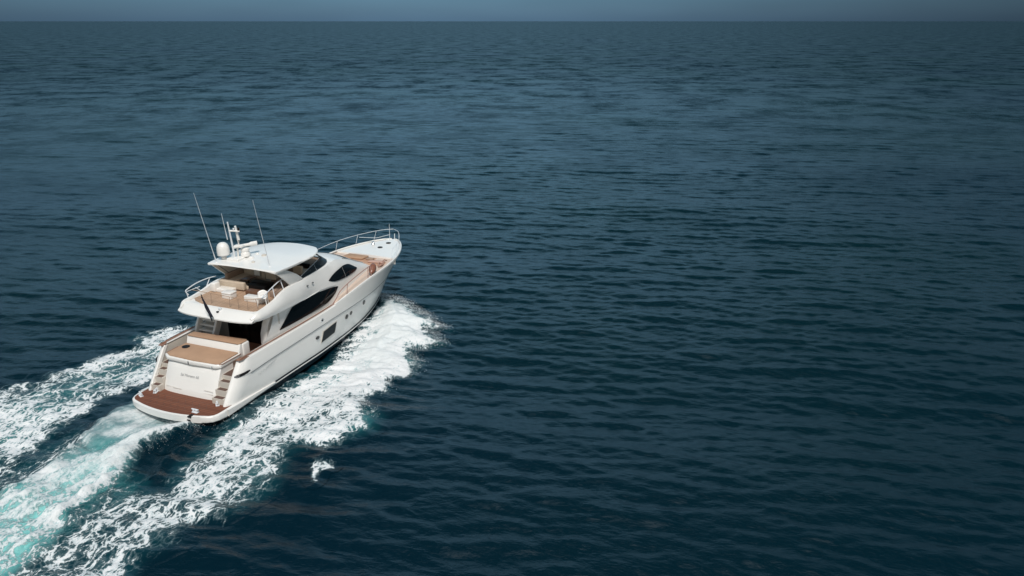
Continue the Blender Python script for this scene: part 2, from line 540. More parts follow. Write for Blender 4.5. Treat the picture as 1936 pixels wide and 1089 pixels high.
# lettering lies on the raked transom: x to starboard, y up the slope
def frame(origin, xdir, ydir):
    x = Vector(xdir).normalized(); y = Vector(ydir).normalized(); n = x.cross(y).normalized(); y = n.cross(x)
    m = Matrix((x, y, n)).transposed().to_4x4()
    m.translation = origin
    return m
text_mesh("boat_name", "Sal Moreno 66", 0.20, M_GREY, transom, frame(P(1.675, -0.15, 1.72), P(0, 1, 0), P(0.42, 0, 1.0)), shear=0.15)

# ---- stern steps each side
bm_t = None
for s, (v0, v1) in ((1, (1.62, 2.34)), (-1, (-2.34, -1.80))):
    bm = new()
    prof = [(1.02, 0.70)]
    zt = [0.75, 1.07, 1.39, 1.71, 1.93]
    us = [1.18, 1.47, 1.76, 2.05, 2.34]
    prof = [(us[0], 0.70)]
    for k in range(4):
        prof.append((us[k], zt[k + 1])); prof.append((us[k + 1], zt[k + 1]))
    prof += [(2.9, 1.93), (2.9, 0.70)]
    prism(bm, prof, 'v', v0, v1)
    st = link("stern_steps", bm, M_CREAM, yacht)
    for k in range(3):
        bm = new()
        box(bm, us[k] + 0.03, us[k + 1] - 0.03, v0 + 0.08, v1 - 0.10, zt[k + 1] + 0.001, zt[k + 1] + 0.014, 0.0)
        link("step_tread", bm, M_STEP, st)
    bm = new()
    box(bm, us[3] + 0.03, 2.9, v0 + 0.05, v1 - 0.06, 1.931, 1.945)
    link("landing_tread", bm, M_STEP, st)

# mooring hawse plates in the quarters
for s in (1, -1):
    bm = new()
    path = [(1.93, 2.50), (1.99, 2.61), (2.12, 2.71), (2.32, 2.79), (2.55, 2.835), (2.72, 2.85)]
    rows = []
    for k, (u, v) in enumerate(path):
        z0, z1 = 1.93 + 0.025 * k, 2.07 + 0.022 * k
        if k in (0, 5): z0, z1 = z0 + 0.04, z1 - 0.04
        rows.append([P(u + 0.05, (v - 0.05) * s, z0), P(u - 0.012, (v + 0.02) * s, z0), P(u - 0.012, (v + 0.02) * s, z1), P(u + 0.05, (v - 0.05) * s, z1)])
    vs = grid(bm, rows, close=True)
    bm.faces.new(vs[0]); bm.faces.new(vs[-1])
    hp = link("mooring_hawse", bm, M_BLACK, yacht)
    for zz in (1.985, 2.055):
        bm = new()
        tube(bm, [P(u - 0.02, (v + 0.025) * s, zz + 0.022 * k) for k, (u, v) in enumerate(path[:3])], 0.010, 6)
        link("roller", bm, M_STEEL, hp)

# builder's script on the hull side: an illegible slanted flourish
for s in (1, -1):
    bm = new()
    pts = []
    for k in range(44):
        t = k / 43
        pts.append(P(3.25 + 1.35 * t, 2.845 * s, 1.62 + 0.11 * t + 0.05 * math.sin(t * 40) * (1 - 0.6 * t)))
    tube(bm, pts, 0.006, 5)
    tube(bm, [P(3.9 + 0.85 * t, 2.845 * s, 1.74 + 0.14 * t) for t in np.linspace(0, 1, 6)], 0.007, 5)
    link("side_script", bm, mat("pale_grey_letters", (0.45, 0.46, 0.46), 0.4), yacht)

# ---- hull side windows and ports
def hull_v(u, z):
    best = []
    for L in (L_BOOT, L_MID, L_KNU, L_SHEER):
        a = np.array(L)
        best.append((float(pchip(a[:, 0], a[:, 2], u)), float(pchip(a[:, 0], a[:, 1], u))))
    zz = [b[0] for b in best]; vv = [b[1] for b in best]
    return float(np.interp(z, zz, vv))
def hull_patch(bm, quad, off=0.03, n=6, s=1):
    """quad: four (u,z) corners in order; a thin pane lying on the hull side"""
    a, b, c, d = [np.array(q, float) for q in quad]
    out, inn = [], []
    for i in range(n):
        y = i / (n - 1)
        ro, ri = [], []
        for j in range(n):
            x = j / (n - 1)
            q = (a * (1 - x) + b * x) * (1 - y) + (d * (1 - x) + c * x) * y
            v = hull_v(q[0], q[1]) + 0.025
            ro.append(P(q[0], (v + off) * s, q[1])); ri.append(P(q[0], (v - 0.05) * s, q[1]))
        out.append(ro); inn.append(ri)
    grid(bm, out)
    rim = lambda g: g[0] + [r[-1] for r in g[1:]] + g[-1][-2::-1] + [r[0] for r in g[-2:0:-1]]
    grid(bm, [rim(out) + [rim(out)[0]], rim(inn) + [rim(inn)[0]]])
for s in (1, -1):
    bm = new()
    hull_patch(bm, [(8.80, 1.15), (10.18, 1.24), (10.34, 1.86), (9.02, 1.74)], s=s)
    w = link("hull_window", bm, M_HULLGLASS, yacht)
    bm = new()
    hull_patch(bm, [(8.72, 1.09), (10.26, 1.18), (10.42, 1.91), (8.95, 1.79)], off=0.012, s=s)
    link("window_frame", bm, M_CREAM, w)
    for (u, z, du, dz) in ((8.42, 1.60, 0.18, 0.09), (11.55, 1.72, 0.17, 0.15), (12.05, 1.78, 0.14, 0.12), (13.75, 1.86, 0.15, 0.15)):
        bm = new()
        k = 12
        ring = [(u + du * math.cos(2 * math.pi * i / k) * (1 if abs(math.cos(2 * math.pi * i / k)) < 0.75 else 0.9), z + dz * math.sin(2 * math.pi * i / k)) for i in range(k)]
        A = [bm.verts.new(P(a, (hull_v(a, b) + 0.055) * s, b)) for a, b in ring]
        B = [bm.verts.new(P(a, (hull_v(a, b) - 0.02) * s, b)) for a, b in ring]
        bm.faces.new(A)
        for i in range(k):
            bm.faces.new([A[i], A[(i + 1) % k], B[(i + 1) % k], B[i]])
        ph = link("porthole", bm, M_GLASS, yacht)
    bm = new()
    for (u, z) in ((8.95, 2.48),):
        k = 14
        for rr, off, zz in ((0.14, 0.03, 0),):
            A = [bm.verts.new(P(u + rr * math.cos(2 * math.pi * i / k), (hull_v(u, z) + 0.05) * s, z + rr * 0.85 * math.sin(2 * math.pi * i / k))) for i in range(k)]
            B = [bm.verts.new(P(u + rr * math.cos(2 * math.pi * i / k), (hull_v(u, z) - 0.02) * s, z + rr * 0.85 * math.sin(2 * math.pi * i / k))) for i in range(k)]
            bm.faces.new(A)
            for i in range(k):
                bm.faces.new([A[i], A[(i + 1) % k], B[(i + 1) % k], B[i]])
    fl = link("fairlead", bm, M_STEEL, yacht)
    bm = new()
    A = [bm.verts.new(P(8.95 + 0.08 * math.cos(2 * math.pi * i / 12), (hull_v(8.95, 2.48) + 0.056) * s, 2.48 + 0.06 * math.sin(2 * math.pi * i / 12))) for i in range(12)]
    bm.faces.new(A)
    link("opening", bm, M_BLACK, fl)

# ---- bulwark cap rail (teak coloured) and its aft corner
for s in (1, -1):
    bm = new()
    pts = []
    for u in np.linspace(2.42, 10.25, 40):
        v, z = sheer_at(u)
        pts.append(P(u, (v - 0.16) * s, z + 0.085))
    pts = [P(2.32, 2.42 * s, 2.74)] + pts
    tube(bm, pts, 0.038, 6)
    cap = link("cap_rail", bm, M_PINK, yacht)
    for u in (3.6, 5.6, 7.55, 9.4):
        bm = new()
        v, z = sheer_at(u)
        tube(bm, [P(u, (v - 0.16) * s, z + 0.0), P(u, (v - 0.16) * s, z + 0.12)], 0.03, 6)
        link("rail_bracket", bm, M_PINK, cap)
    bm = new()
    prism(bm, [(2.30, 2.36 * s), (2.27, 2.62 * s), (2.45, 2.70 * s), (2.95, 2.70 * s), (2.6, 2.40 * s)], 'z', 2.755, 2.775)
    link("corner_plate", bm, M_PINK, cap)
# black fender strip along the outer edge of the port bulwark
for ua, ub in ((2.9, 4.9), (5.4, 5.9)):
    bm = new()
    tube(bm, [P(u, -(sheer_at(u)[0] - 0.01), sheer_at(u)[1] + 0.05) for u in np.linspace(ua, ub, 14)], 0.03, 6)
    link("black_strip", bm, M_BLACK, yacht)

# ---- cockpit
bm = new()
box(bm, 2.86, 6.0, -2.36, 2.36, 1.80, 1.93)
cs = link("cockpit_sole", bm, M_TEAK, yacht)
cs.data.materials[0] = teak("cockpit_teak", (0.20, 0.085, 0.05), (0.29, 0.14, 0.09), axis=1, plank=0.08)
# sunpad over the garage: white lid with a tan pad
bm = new()
lid = [(1.86, -1.70), (1.80, 0.0), (1.86, 1.42), (2.02, 1.66), (3.55, 1.66), (3.55, -2.05), (2.10, -2.05)]
plate(bm, lid, 2.30, 2.47, bev=0.035, segs=3)
lid_o = link("sunpad_lid", bm, M_WHITE, yacht)
bm = new()
pad = [(1.97, -1.62), (1.92, 0.0), (1.98, 1.36), (2.10, 1.55), (3.50, 1.50), (3.50, -1.97), (2.15, -1.95)]
plate(bm, pad, 2.471, 2.54, bev=0.03, segs=3)
link("sunpad", bm, M_TAN, lid_o)
for pth in ([P(2.0, 1.58, 2.485), P(2.12, 1.66, 2.485), P(3.5, 1.665, 2.485)], [P(2.2, -2.03, 2.49), P(3.0, -2.05, 2.49)]):
    bm = new()
    tube(bm, pth, 0.022, 6)
    link("pad_piping", bm, M_PINK, lid_o)
bm = new()
revolve(bm, [(0.20, 0.0), (0.21, 0.025), (0.15, 0.03)], (3.05, -1.55, 2.54), 16)
link("deck_filler", bm, M_BLACK, lid_o)
bm = new()
box(bm, 1.79, 1.83, -0.26, -0.22, 2.30, 2.46)
link("latch", bm, M_BLACK, lid_o)
bm = new()
box(bm, 1.80, 1.84, 1.25, 1.28, 2.33, 2.43)
link("latch", bm, M_STEEL, lid_o)
# seat block under the pad towards the starboard passage
bm = new()
box(bm, 2.35, 3.9, 1.05, 1.50, 1.93, 2.31, 0.03)
link("locker", bm, M_CREAM, yacht)
# sofa backrest, and the dining table top behind it
bm = new()
prism(bm, [(3.50, 2.44), (3.66, 2.90), (3.84, 2.90), (3.84, 1.93), (3.50, 1.93)], 'v', -1.98, 1.52, bev=0.04, segs=3)
link("sofa_backrest", bm, M_WHITE, yacht)
bm = new()
top = [(3.60, -1.90), (3.62, 1.40), (3.72, 1.52), (4.20, 1.52), (4.30, 1.42), (4.08, -1.92)]
plate(bm, top, 2.905, 2.955, bev=0.015)
tbl = link("backrest_top", bm, M_TAN, yacht)
bm = new()
box(bm, 3.80, 4.32, 1.34, 1.58, 1.93, 2.90, 0.09, 4)
link("sofa_end", bm, M_WHITE, yacht)
bm = new()
box(bm, 3.86, 4.45, -1.95, 1.32, 1.93, 2.35, 0.05)
link("sofa_seat", bm, M_CUSH, yacht)
# ladder to the flybridge
lad = bpy.data.objects.new("flybridge_stairs", None)
COL.objects.link(lad); lad.parent = yacht
for v in (-2.36, -1.12):
    bm = new()
    prism(bm, [(4.40, 1.93), (4.74, 1.93), (4.98, 2.60), (5.50, 3.55), (5.85, 4.15), (5.45, 4.15), (5.0, 3.45), (4.60, 2.75)], 'v', v - 0.07, v + 0.07, bev=0.03)
    link("stringer", bm, M_WHITE, lad)
for k in range(7):
    bm = new()
    t = k / 7
    u = 4.62 + 1.0 * t
    z = 2.24 + 1.80 * t
    box(bm, u - 0.10, u + 0.20, -2.29, -1.19, z - 0.07, z + 0.01, 0.012)
    tr_ = link("stair_tread", bm, M_WHITE, lad)
    bm = new()
    box(bm, u - 0.02, u + 0.16, -2.24, -1.24, z + 0.011, z + 0.018)
    link("tread_pad", bm, M_CREAM, tr_)
bm = new()
prism(bm, [(4.80, 1.94), (4.86, 1.94), (5.9, 4.1), (5.84, 4.1)], 'v', -2.28, -1.20)
link("stair_back", bm, M_CREAM, lad)

# saloon bulkhead with the glass door
bm = new()
box(bm, 5.86, 6.0, -2.34, -1.16, 1.93, 4.14)
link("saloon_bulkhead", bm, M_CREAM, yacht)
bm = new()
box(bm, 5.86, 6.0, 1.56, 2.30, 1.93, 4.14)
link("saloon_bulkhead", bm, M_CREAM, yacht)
bm = new()
box(bm, 5.88, 5.93, -1.16, 1.56, 1.935, 4.14)
door = link("saloon_door", bm, M_GLASS, yacht)
for v in (-1.15, 0.2, 1.52):
    bm = new()
    box(bm, 5.85, 5.90, v - 0.03, v + 0.03, 1.94, 4.12)
    link("door_frame", bm, M_BLACK, door)
# curved white pillar and the wing beside the door, starboard and port
for s in (1, -1):
    bm = new()
    rows = []
    for (u, z) in ((5.10, 1.95), (5.06, 2.5), (5.10, 3.0), (5.30, 3.5), (5.62, 3.9), (5.95, 4.2)):
        rows.append([P(u - 0.02, 1.70 * s, z), P(u - 0.08, 1.80 * s, z), P(u - 0.08, 2.02 * s, z), P(u, 2.10 * s, z), P(u + 0.75, 2.12 * s, z), P(u + 0.75, 1.68 * s, z)])
    if s == 1:
        grid(bm, rows, close=True)
        link("door_pillar", bm, M_WHITE, yacht)
    else:
        bm.free()

# ---- deckhouse: sections (half width, z) from the base up to the crown
SEC = {
    4.55: [(2.33, 1.95), (2.33, 2.5), (2.33, 2.72), (2.33, 2.78), (2.33, 2.82)],
    5.00: [(2.33, 2.0), (2.33, 2.6), (2.32, 2.95), (2.32, 3.10), (2.32, 3.14)],
    5.45: [(2.33, 2.0), (2.32, 2.8), (2.31, 3.4), (2.30, 3.75), (2.30, 3.80)],
    5.90: [(2.33, 2.0), (2.31, 3.0), (2.29, 3.7), (2.28, 4.2), (2.20, 4.30)],
    8.00: [(2.33, 2.1), (2.30, 3.0), (2.26, 3.7), (2.20, 4.3), (2.05, 4.93)],
    10.0: [(2.28, 2.2), (2.24, 3.0), (2.19, 3.7), (2.08, 4.3), (1.88, 4.92)],
    11.2: [(2.22, 2.4), (2.18, 3.15), (2.11, 3.8), (1.96, 4.42), (1.75, 4.95)],
    12.2: [(2.14, 2.6), (2.10, 3.30), (2.02, 3.95), (1.86, 4.55), (1.58, 4.98)],
    13.2: [(2.02, 2.75), (1.98, 3.40), (1.90, 3.95), (1.74, 4.42), (1.46, 4.76)],
    14.2: [(1.88, 2.9), (1.85, 3.40), (1.78, 3.80), (1.62, 4.12), (1.36, 4.42)],
    15.2: [(1.72, 3.0), (1.69, 3.32), (1.63, 3.58), (1.50, 3.78), (1.26, 3.98)],
    16.0: [(1.58, 3.05), (1.55, 3.25), (1.49, 3.42), (1.38, 3.55), (1.15, 3.66)],
    16.5: [(1.46, 3.05), (1.43, 3.18), (1.37, 3.28), (1.26, 3.36), (1.02, 3.42)],
}
CROWN = {11.2: 4.98, 12.2: 5.10, 13.2: 4.98, 14.2: 4.66, 15.2: 4.20, 16.0: 3.82, 16.5: 3.52}
ukeys = sorted(SEC)
def sec_at(u):
    return [(float(pchip(ukeys, [SEC[k][j][0] for k in ukeys], u)), float(pchip(ukeys, [SEC[k][j][1] for k in ukeys], u))) for j in range(5)]
def house_v(u, z):
    s = sec_at(u)
    zz = [p[1] for p in s]; vv = [p[0] for p in s]
    return float(pchip(zz, vv, z))
ck = sorted(CROWN)
bm = new()
us = list(np.linspace(4.55, 16.5, 60))
for s in (1, -1):
    rows = []
    for u in us:
        sc = sec_at(u)
        pts = []
        zz = [p[1] for p in sc]; vv = [p[0] for p in sc]
        for t in np.linspace(0, 1, 14):
            z = zz[0] + (zz[-1] - zz[0]) * t
            pts.append(P(u, float(pchip(zz, vv, z)) * s, z))
        rows.append(pts)
    if s == -1:
        rows = [r for r, u in zip(rows, us) if u > 5.8]
    grid(bm, rows)
# crown forward of the helm
rows = []
for u in np.linspace(11.2, 16.5, 26):
    sc = sec_at(u); e = sc[-1]; c = float(pchip(ck, [CROWN[k] for k in ck], u))
    rows.append([P(u, e[0] * t, e[1] + (c - e[1]) * (1 - t * t)) for t in np.linspace(-1, 1, 13)])
grid(bm, rows)
# rounded nose
rows = []
sc = sec_at(16.5)
for j, (du, k) in enumerate(((0, 1.0), (0.12, 0.93), (0.2, 0.8))):
    pts = []
    prof = [(-v, z) for v, z in sc] + [(0, CROWN[16.5])] + [(v, z) for v, z in sc[::-1]]
    for v, z in prof:
        pts.append(P(16.5 + du, v * (1 - 0.06 * j), 3.05 + (z - 3.05) * k))
    rows.append(pts)
vs = grid(bm, rows)
bm.faces.new(vs[-1])
house = link("deckhouse", bm, M_WHITE, yacht, smooth=50)

def house_strip(bm, zlo, zhi, u0, u1, s, n=40, off=0.02, m=7):
    rows = []
    for u in np.linspace(u0, u1, n):
        a, b = float(np.interp(u, [p[0] for p in zlo], [p[1] for p in zlo])), float(np.interp(u, [p[0] for p in zhi], [p[1] for p in zhi]))
        rows.append([P(u, (house_v(u, a + (b - a) * t) + off) * s, a + (b - a) * t) for t in np.linspace(0, 1, m)])
    grid(bm, rows)
def smooth_line(pts, n=30):
    a = np.array(pts); x = np.linspace(a[0, 0], a[-1, 0], n)
    return list(zip(x, pchip(a[:, 0], a[:, 1], x)))
SAL_LO = smooth_line([(5.86, 2.99), (7.0, 2.95), (8.4, 2.94), (9.6, 2.93), (10.3, 2.97), (10.9, 3.10), (11.4, 3.30), (11.72, 3.53)])
SAL_HI = [(5.86, 3.02), (7.05, 3.82)] + smooth_line([(7.12, 3.86), (7.8, 3.90), (8.6, 3.90), (9.6, 3.86), (10.6, 3.77), (11.2, 3.68), (11.72, 3.56)])
EYE_LO = smooth_line([(10.90, 4.16), (11.2, 4.02), (11.7, 3.90), (12.3, 3.84), (13.2, 3.78), (13.9, 3.78), (14.45, 3.85)])
EYE_HI = smooth_line([(10.90, 4.18), (11.4, 4.34), (12.0, 4.45), (12.8, 4.50), (13.3, 4.44), (13.65, 4.34), (14.05, 4.12), (14.45, 3.88)])
for s in (1, -1):
    bm = new()
    house_strip(bm, SAL_LO, SAL_HI, 5.86, 11.72, s, n=70, off=0.03)
    link("saloon_window", bm, M_GLASS, yacht)
    bm = new()
    house_strip(bm, EYE_LO, EYE_HI, 10.90, 14.45, s, n=50, off=0.048)
    w = link("wheelhouse_window", bm, M_GLASS, yacht)
    bm = new()
    pts = [P(12.62 + 0.12 * t, (house_v(12.62 + 0.12 * t, 4.47 - 0.62 * t) + 0.055) * s, 4.47 - 0.62 * t) for t in np.linspace(0, 1, 7)]
    tube(bm, pts, 0.007, 5)
    link("window_mullion", bm, M_GREY, w)
# raked front windscreen
bm = new()
rows = []
for u in np.linspace(13.9, 15.9, 12):
    sc = sec_at(u); e = sc[-1]; c = float(pchip(ck, [CROWN[k] for k in ck], u))
    rows.append([P(u, e[0] * 0.93 * t, e[1] + (c - e[1]) * (1 - (0.93 * t) ** 2) + 0.02) for t in np.linspace(-1, 1, 13)])
grid(bm, rows)
link("front_windscreen", bm, M_GLASS, yacht)
# coachroof sun deck shoulder forward of the windscreen and the side lip seen as a thin grey line
for s in (1, -1):
    bm = new()
    tube(bm, [P(u, float(sec_at(u)[-1][0]) * 0.97 * s, float(sec_at(u)[-1][1]) + 0.035) for u in np.linspace(13.4, 16.2, 12)], 0.022, 6)
    link("windscreen_trim", bm, M_GREY, yacht)

# ---- side decks, foredeck
bm = new()
for s in (1, -1):
    a, b = [], []
    for u in np.linspace(6.0, 18.4, 40):
        v, z = sheer_at(u)
        zi = z - (0.55 if u < 10.3 else max(0.06, 0.55 - (u - 10.3) * 0.42))
        a.append(P(u, (v - 0.08) * s, zi)); b.append(P(u, 1.0 * s if u > 12 else 2.2 * s, zi - 0.01))
    grid(bm, [a, b])
link("side_deck", bm, mat("cream_deck", (0.60, 0.48, 0.40), 0.6, vary=0.06, vscale=3), yacht)
bm = new()
rows = []
for u in np.linspace(18.2, 22.0, 24):
    v, z = sheer_at(u)
    rows.append([P(u, (v - 0.03) * t, z + 0.005 + 0.06 * (1 - t * t)) for t in np.linspace(-1, 1, 15)])
grid(bm, rows)
# aft lip of the bow deck
v, z = sheer_at(18.2)
grid(bm, [[P(18.2, (v - 0.03) * t, z + 0.005 + 0.06 * (1 - t * t)) for t in np.linspace(-1, 1, 15)], [P(18.12, (v - 0.03) * t, 3.05) for t in np.linspace(-1, 1, 15)]])
bow = link("bow_deck", bm, M_WHITE, yacht)
for (u, v) in ((19.85, 0.15), (20.95, 0.18)):
    bm = new()
    revolve(bm, [(0.18, 0.0), (0.18, 0.03), (0.12, 0.035)], (u, v, sheer_at(u)[1] + 0.06), 14)
    link("deck_hatch", bm, M_BLACK, bow)
bm = new()
revolve(bm, [(0.09, 0), (0.13, 0.05), (0.07, 0.13), (0.11, 0.19), (0.11, 0.22), (0.03, 0.24)], (20.3, -0.7, 3.53), 14)
link("windlass", bm, M_STEEL, bow)
# toe rail at the bow
for s in (1, -1):
    bm = new()
    tube(bm, [P(u, max(sheer_at(u)[0] - 0.05, 0) * s, sheer_at(u)[1] + 0.06) for u in np.linspace(10.4, 22.0, 60)], 0.055, 8)
    link("toe_rail", bm, M_WHITE, yacht)
# foredeck lounge: well with tan sunpads and a teak coloured bench
bm = new()
prism(bm, [(16.7, -1.7), (18.1, -1.5), (18.1, 2.0), (16.7, 2.15)], 'z', 3.02, 3.34, bev=0.02)
well = link("foredeck_lounge", bm, mat("foredeck_tan", (0.50, 0.30, 0.20), 0.7, vary=0.12, vscale=2), yacht)
bm = new()
prism(bm, [(17.25, -1.3), (18.05, -1.2), (18.05, 0.35), (17.35, 0.25)], 'z', 3.345, 3.48, bev=0.05, segs=3)
link("sunpad", bm, M_TAN, well)
bm = new()
prism(bm, [(17.42, 0.45), (17.75, 0.45), (17.80, 0.95), (17.5, 0.95)], 'z', 3.345, 3.47, bev=0.04)
link("pillow", bm, M_BROWN, well)
bm = new()
prism(bm, [(16.95, 0.9), (17.35, 0.9), (17.5, 1.95), (17.1, 2.05)], 'z', 3.345, 3.46, bev=0.05, segs=3)
link("bench_cushion", bm, mat("dusty_pink_cushion", (0.50, 0.33, 0.27), 0.8, vary=0.1), well)

# ---- flybridge floor and its overhang
bm = new()
A = []
def fly_aft(v, top):
    if top:
        return 4.10 + 0.10 * (abs(v) / 2.3) ** 3
    return 3.46 + 0.30 * (abs(v) / 2.45) ** 4
vv = np.linspace(-1, 1, 21)
bot = [P(fly_aft(2.40 * t, False), 2.42 * t, 4.17) for t in vv]
b2 = [P(fly_aft(2.40 * t, False) - 0.01, 2.44 * t, 4.24) for t in vv]
mid = [P(fly_aft(2.40 * t, False) + 0.30, 2.47 * t, 4.42) for t in vv]
tp = [P(fly_aft(2.30 * t, True) - 0.1, 2.46 * t, 4.565) for t in vv]
tp2 = [P(fly_aft(2.30 * t, True) + 0.1, 2.44 * t, 4.58) for t in vv]
fl2 = [P(11.9, 1.7 * t, 4.545) for t in vv]
und = [P(6.0, 2.5 * t, 4.12) for t in vv]
grid(bm, [und, bot, b2, mid, tp, tp2])
grid(bm, [tp2, [P(4.5, 2.4 * t, 4.55) for t in vv], fl2])
fly = link("flybridge_deck", bm, M_WHITE, yacht, smooth=35)
bm = new()
outl = [(4.26, -1.2), (4.24, 0), (4.26, 1.6), (4.34, 2.05), (4.6, 2.22), (6.4, 2.2), (8.5, 1.9), (11.4, 1.6), (11.4, -1.6), (8.5, -1.9), (6.4, -2.2), (4.75, -2.2), (4.55, -1.95)]
plate(bm, outl, 4.56, 4.60)
link("teak_deck", bm, M_TEAK, fly)
bm = new()
revolve(bm, [(0.06, 0), (0.09, 0.05), (0.09, 0.14), (0.02, 0.16)], (3.98, 0.22, 4.50), 12)
o = link("deck_light", bm, M_RAIL, fly)
bm = new()
revolve(bm, [(0.07, 0), (0.075, 0.03), (0.02, 0.035)], (3.80, 0.20, 4.48), 12)
link("lens", bm, M_BLACK, o)

# ---- flybridge mouldings (side coamings that sweep forward into the deckhouse)
MO = {  # u: bottom(v,z), mid, top outer, top inner, inner bottom
    3.80: [(2.28, 4.22), (2.34, 4.27), (2.36, 4.34), (2.34, 4.38), (2.28, 4.40), (2.24, 4.38)],
    4.20: [(2.52, 4.16), (2.62, 4.30), (2.60, 4.46), (2.48, 4.62), (2.34, 4.62), (2.30, 4.56)],
    4.80: [(2.58, 4.13), (2.66, 4.32), (2.60, 4.52), (2.46, 4.68), (2.32, 4.68), (2.28, 4.56)],
    5.60: [(2.58, 4.10), (2.64, 4.36), (2.57, 4.60), (2.43, 4.80), (2.29, 4.80), (2.26, 4.56)],
    6.30: [(2.56, 4.08), (2.60, 4.40), (2.52, 4.72), (2.37, 4.98), (2.22, 4.98), (2.20, 4.56)],
    7.00: [(2.52, 4.05), (2.55, 4.40), (2.46, 4.76), (2.30, 5.05), (2.14, 5.06), (2.12, 4.56)],
    8.20: [(2.42, 3.98), (2.44, 4.36), (2.34, 4.72), (2.14, 4.98), (1.98, 5.00), (1.96, 4.56)],
    9.50: [(2.26, 3.93), (2.27, 4.30), (2.18, 4.66), (2.00, 4.94), (1.86, 4.98), (1.84, 4.56)],
    10.6: [(2.08, 3.83), (2.09, 4.22), (2.02, 4.62), (1.86, 4.94), (1.74, 5.00), (1.70, 4.56)],
    11.6: [(1.90, 3.66), (1.90, 4.10), (1.85, 4.54), (1.72, 4.95), (1.58, 5.02), (1.52, 4.56)],
    12.5: [(1.70, 3.52), (1.70, 3.98), (1.66, 4.44), (1.56, 4.93), (1.46, 4.97), (1.40, 4.60)],
}
mk = sorted(MO)
def mo_at(u):
    return [(float(pchip(mk, [MO[k][j][0] for k in mk], u)), float(pchip(mk, [MO[k][j][1] for k in mk], u))) for j in range(6)]
for s in (1, -1):
    bm = new()
    rows = []
    for u in np.linspace(3.8, 12.5, 56):
        m6 = mo_at(u)
        if u > 7.6:
            k_ = min(1.0, (u - 7.6) / 2.8); k_ = k_ * k_ * (3 - 2 * k_)
            top_v = sec_at(u)[-1]
            of = 0.022 - 0.045 * float(np.clip((u - 11.2) / 1.1, 0, 1))
            m6 = [((1 - k_) * v + k_ * (house_v(u, min(z, top_v[1])) + of), min(z, z * (1 - k_) + k_ * (top_v[1] - 0.005))) if j < 4 else (v, z) for j, (v, z) in enumerate(m6)]
        fine = []
        for j in range(5):
            fine.append(m6[j])
            if j in (0, 1, 2):
                zz_ = (m6[j][1] + m6[j + 1][1]) / 2
                bl_ = float(np.clip((u - 8.6) / 1.8, 0, 1))
                fine.append((((m6[j][0] + m6[j + 1][0]) / 2 + 0.012) * (1 - bl_) + (house_v(u, min(zz_, sec_at(u)[-1][1])) + 0.022 - 0.045 * float(np.clip((u - 11.2) / 1.1, 0, 1))) * bl_, (m6[j][1] + m6[j + 1][1]) / 2))
        fine.append(m6[5])
        rows.append([P(u, v * s, z) for v, z in fine])
    vs = grid(bm, rows)
    bm.faces.new(vs[0])
    # underside
    grid(bm, [[P(u, mo_at(u)[0][0] * s, mo_at(u)[0][1]) for u in np.linspace(3.8, 12.5, 56)], [P(u, 2.0 * s, mo_at(u)[0][1] + 0.03) for u in np.linspace(3.8, 12.5, 56)]])
    c = link("flybridge_coaming", bm, M_WHITE, yacht, smooth=32)
    for (u, z) in ((8.6, 4.62), (9.2, 4.60)):
        bm = new()
        v = float(np.interp(z, [p[1] for p in mo_at(u)[:4]], [p[0] for p in mo_at(u)[:4]]))
        k = 10
        A = [bm.verts.new(P(u + 0.07 * math.cos(2 * math.pi * i / k), (v + 0.02) * s, z + 0.05 * math.sin(2 * math.pi * i / k))) for i in range(k)]
        B = [bm.verts.new(P(u + 0.07 * math.cos(2 * math.pi * i / k), (v - 0.03) * s, z + 0.05 * math.sin(2 * math.pi * i / k))) for i in range(k)]
        bm.faces.new(A)
        for i in range(k):
            bm.faces.new([A[i], A[(i + 1) % k], B[(i + 1) % k], B[i]])
        link("vent", bm, M_STRIPE, c)

# ---- flybridge windscreen
bm = new()
base = [(8.0, 2.02, 5.0), (9.0, 1.95, 4.99), (10.2, 1.84, 5.0), (11.3, 1.68, 5.04), (11.95, 1.30, 5.08), (12.2, 0.7, 5.12), (12.28, 0, 5.14)]
topp = [(8.35, 1.96, 5.08), (9.2, 1.82, 5.20), (10.2, 1.66, 5.34), (11.0, 1.46, 5.44), (11.45, 1.12, 5.50), (11.65, 0.6, 5.53), (11.7, 0, 5.54)]
fb = base + [(u, -v, z) for u, v, z in base[-2::-1]]
ft = topp + [(u, -v, z) for u, v, z in topp[-2::-1]]
grid(bm, [smooth_path([P(*p) for p in fb], 4), smooth_path([P(*p) for p in ft], 4)])
ws = link("flybridge_windscreen", bm, M_TINT, yacht, recalc=True)
bm = new()
tube(bm, smooth_path([P(u, v, z + 0.03) for u, v, z in ft], 4), 0.014, 6)
link("screen_rail", bm, M_RAIL, ws)
for i in (2, -3):
    bm = new()
    tube(bm, [P(*fb[i]), P(*ft[i])], 0.010, 5)
    link("screen_post", bm, M_RAIL, ws)
bm = new()   # dashboard cowl inside the screen
rows = []
for (uo, w, z) in ((10.6, 1.45, 4.58), (10.65, 1.45, 5.02), (10.9, 1.40, 5.12), (11.6, 1.2, 5.16), (12.1, 0.9, 5.12)):
    rows.append([P(uo, w * t, z) for t in np.linspace(-1, 1, 9)])
grid(bm, rows)
con = link("helm_console", bm, M_BROWN, yacht)
bm = new()
box(bm, 10.62, 10.72, 0.0, 1.0, 4.86, 5.14, 0.02)
link("instrument_panel", bm, M_BLACK, con)
bm = new()
ring = [P(10.35 + 0.12 * math.sin(a), 0.5 + 0.22 * math.cos(a), 5.0 + 0.20 * math.sin(a)) for a in np.linspace(0, 2 * math.pi, 20)]
tube(bm, ring, 0.018, 6)
tube(bm, [P(10.35, 0.5, 5.0), P(10.62, 0.5, 4.92)], 0.03, 6)
link("steering_wheel", bm, M_BLACK, con)

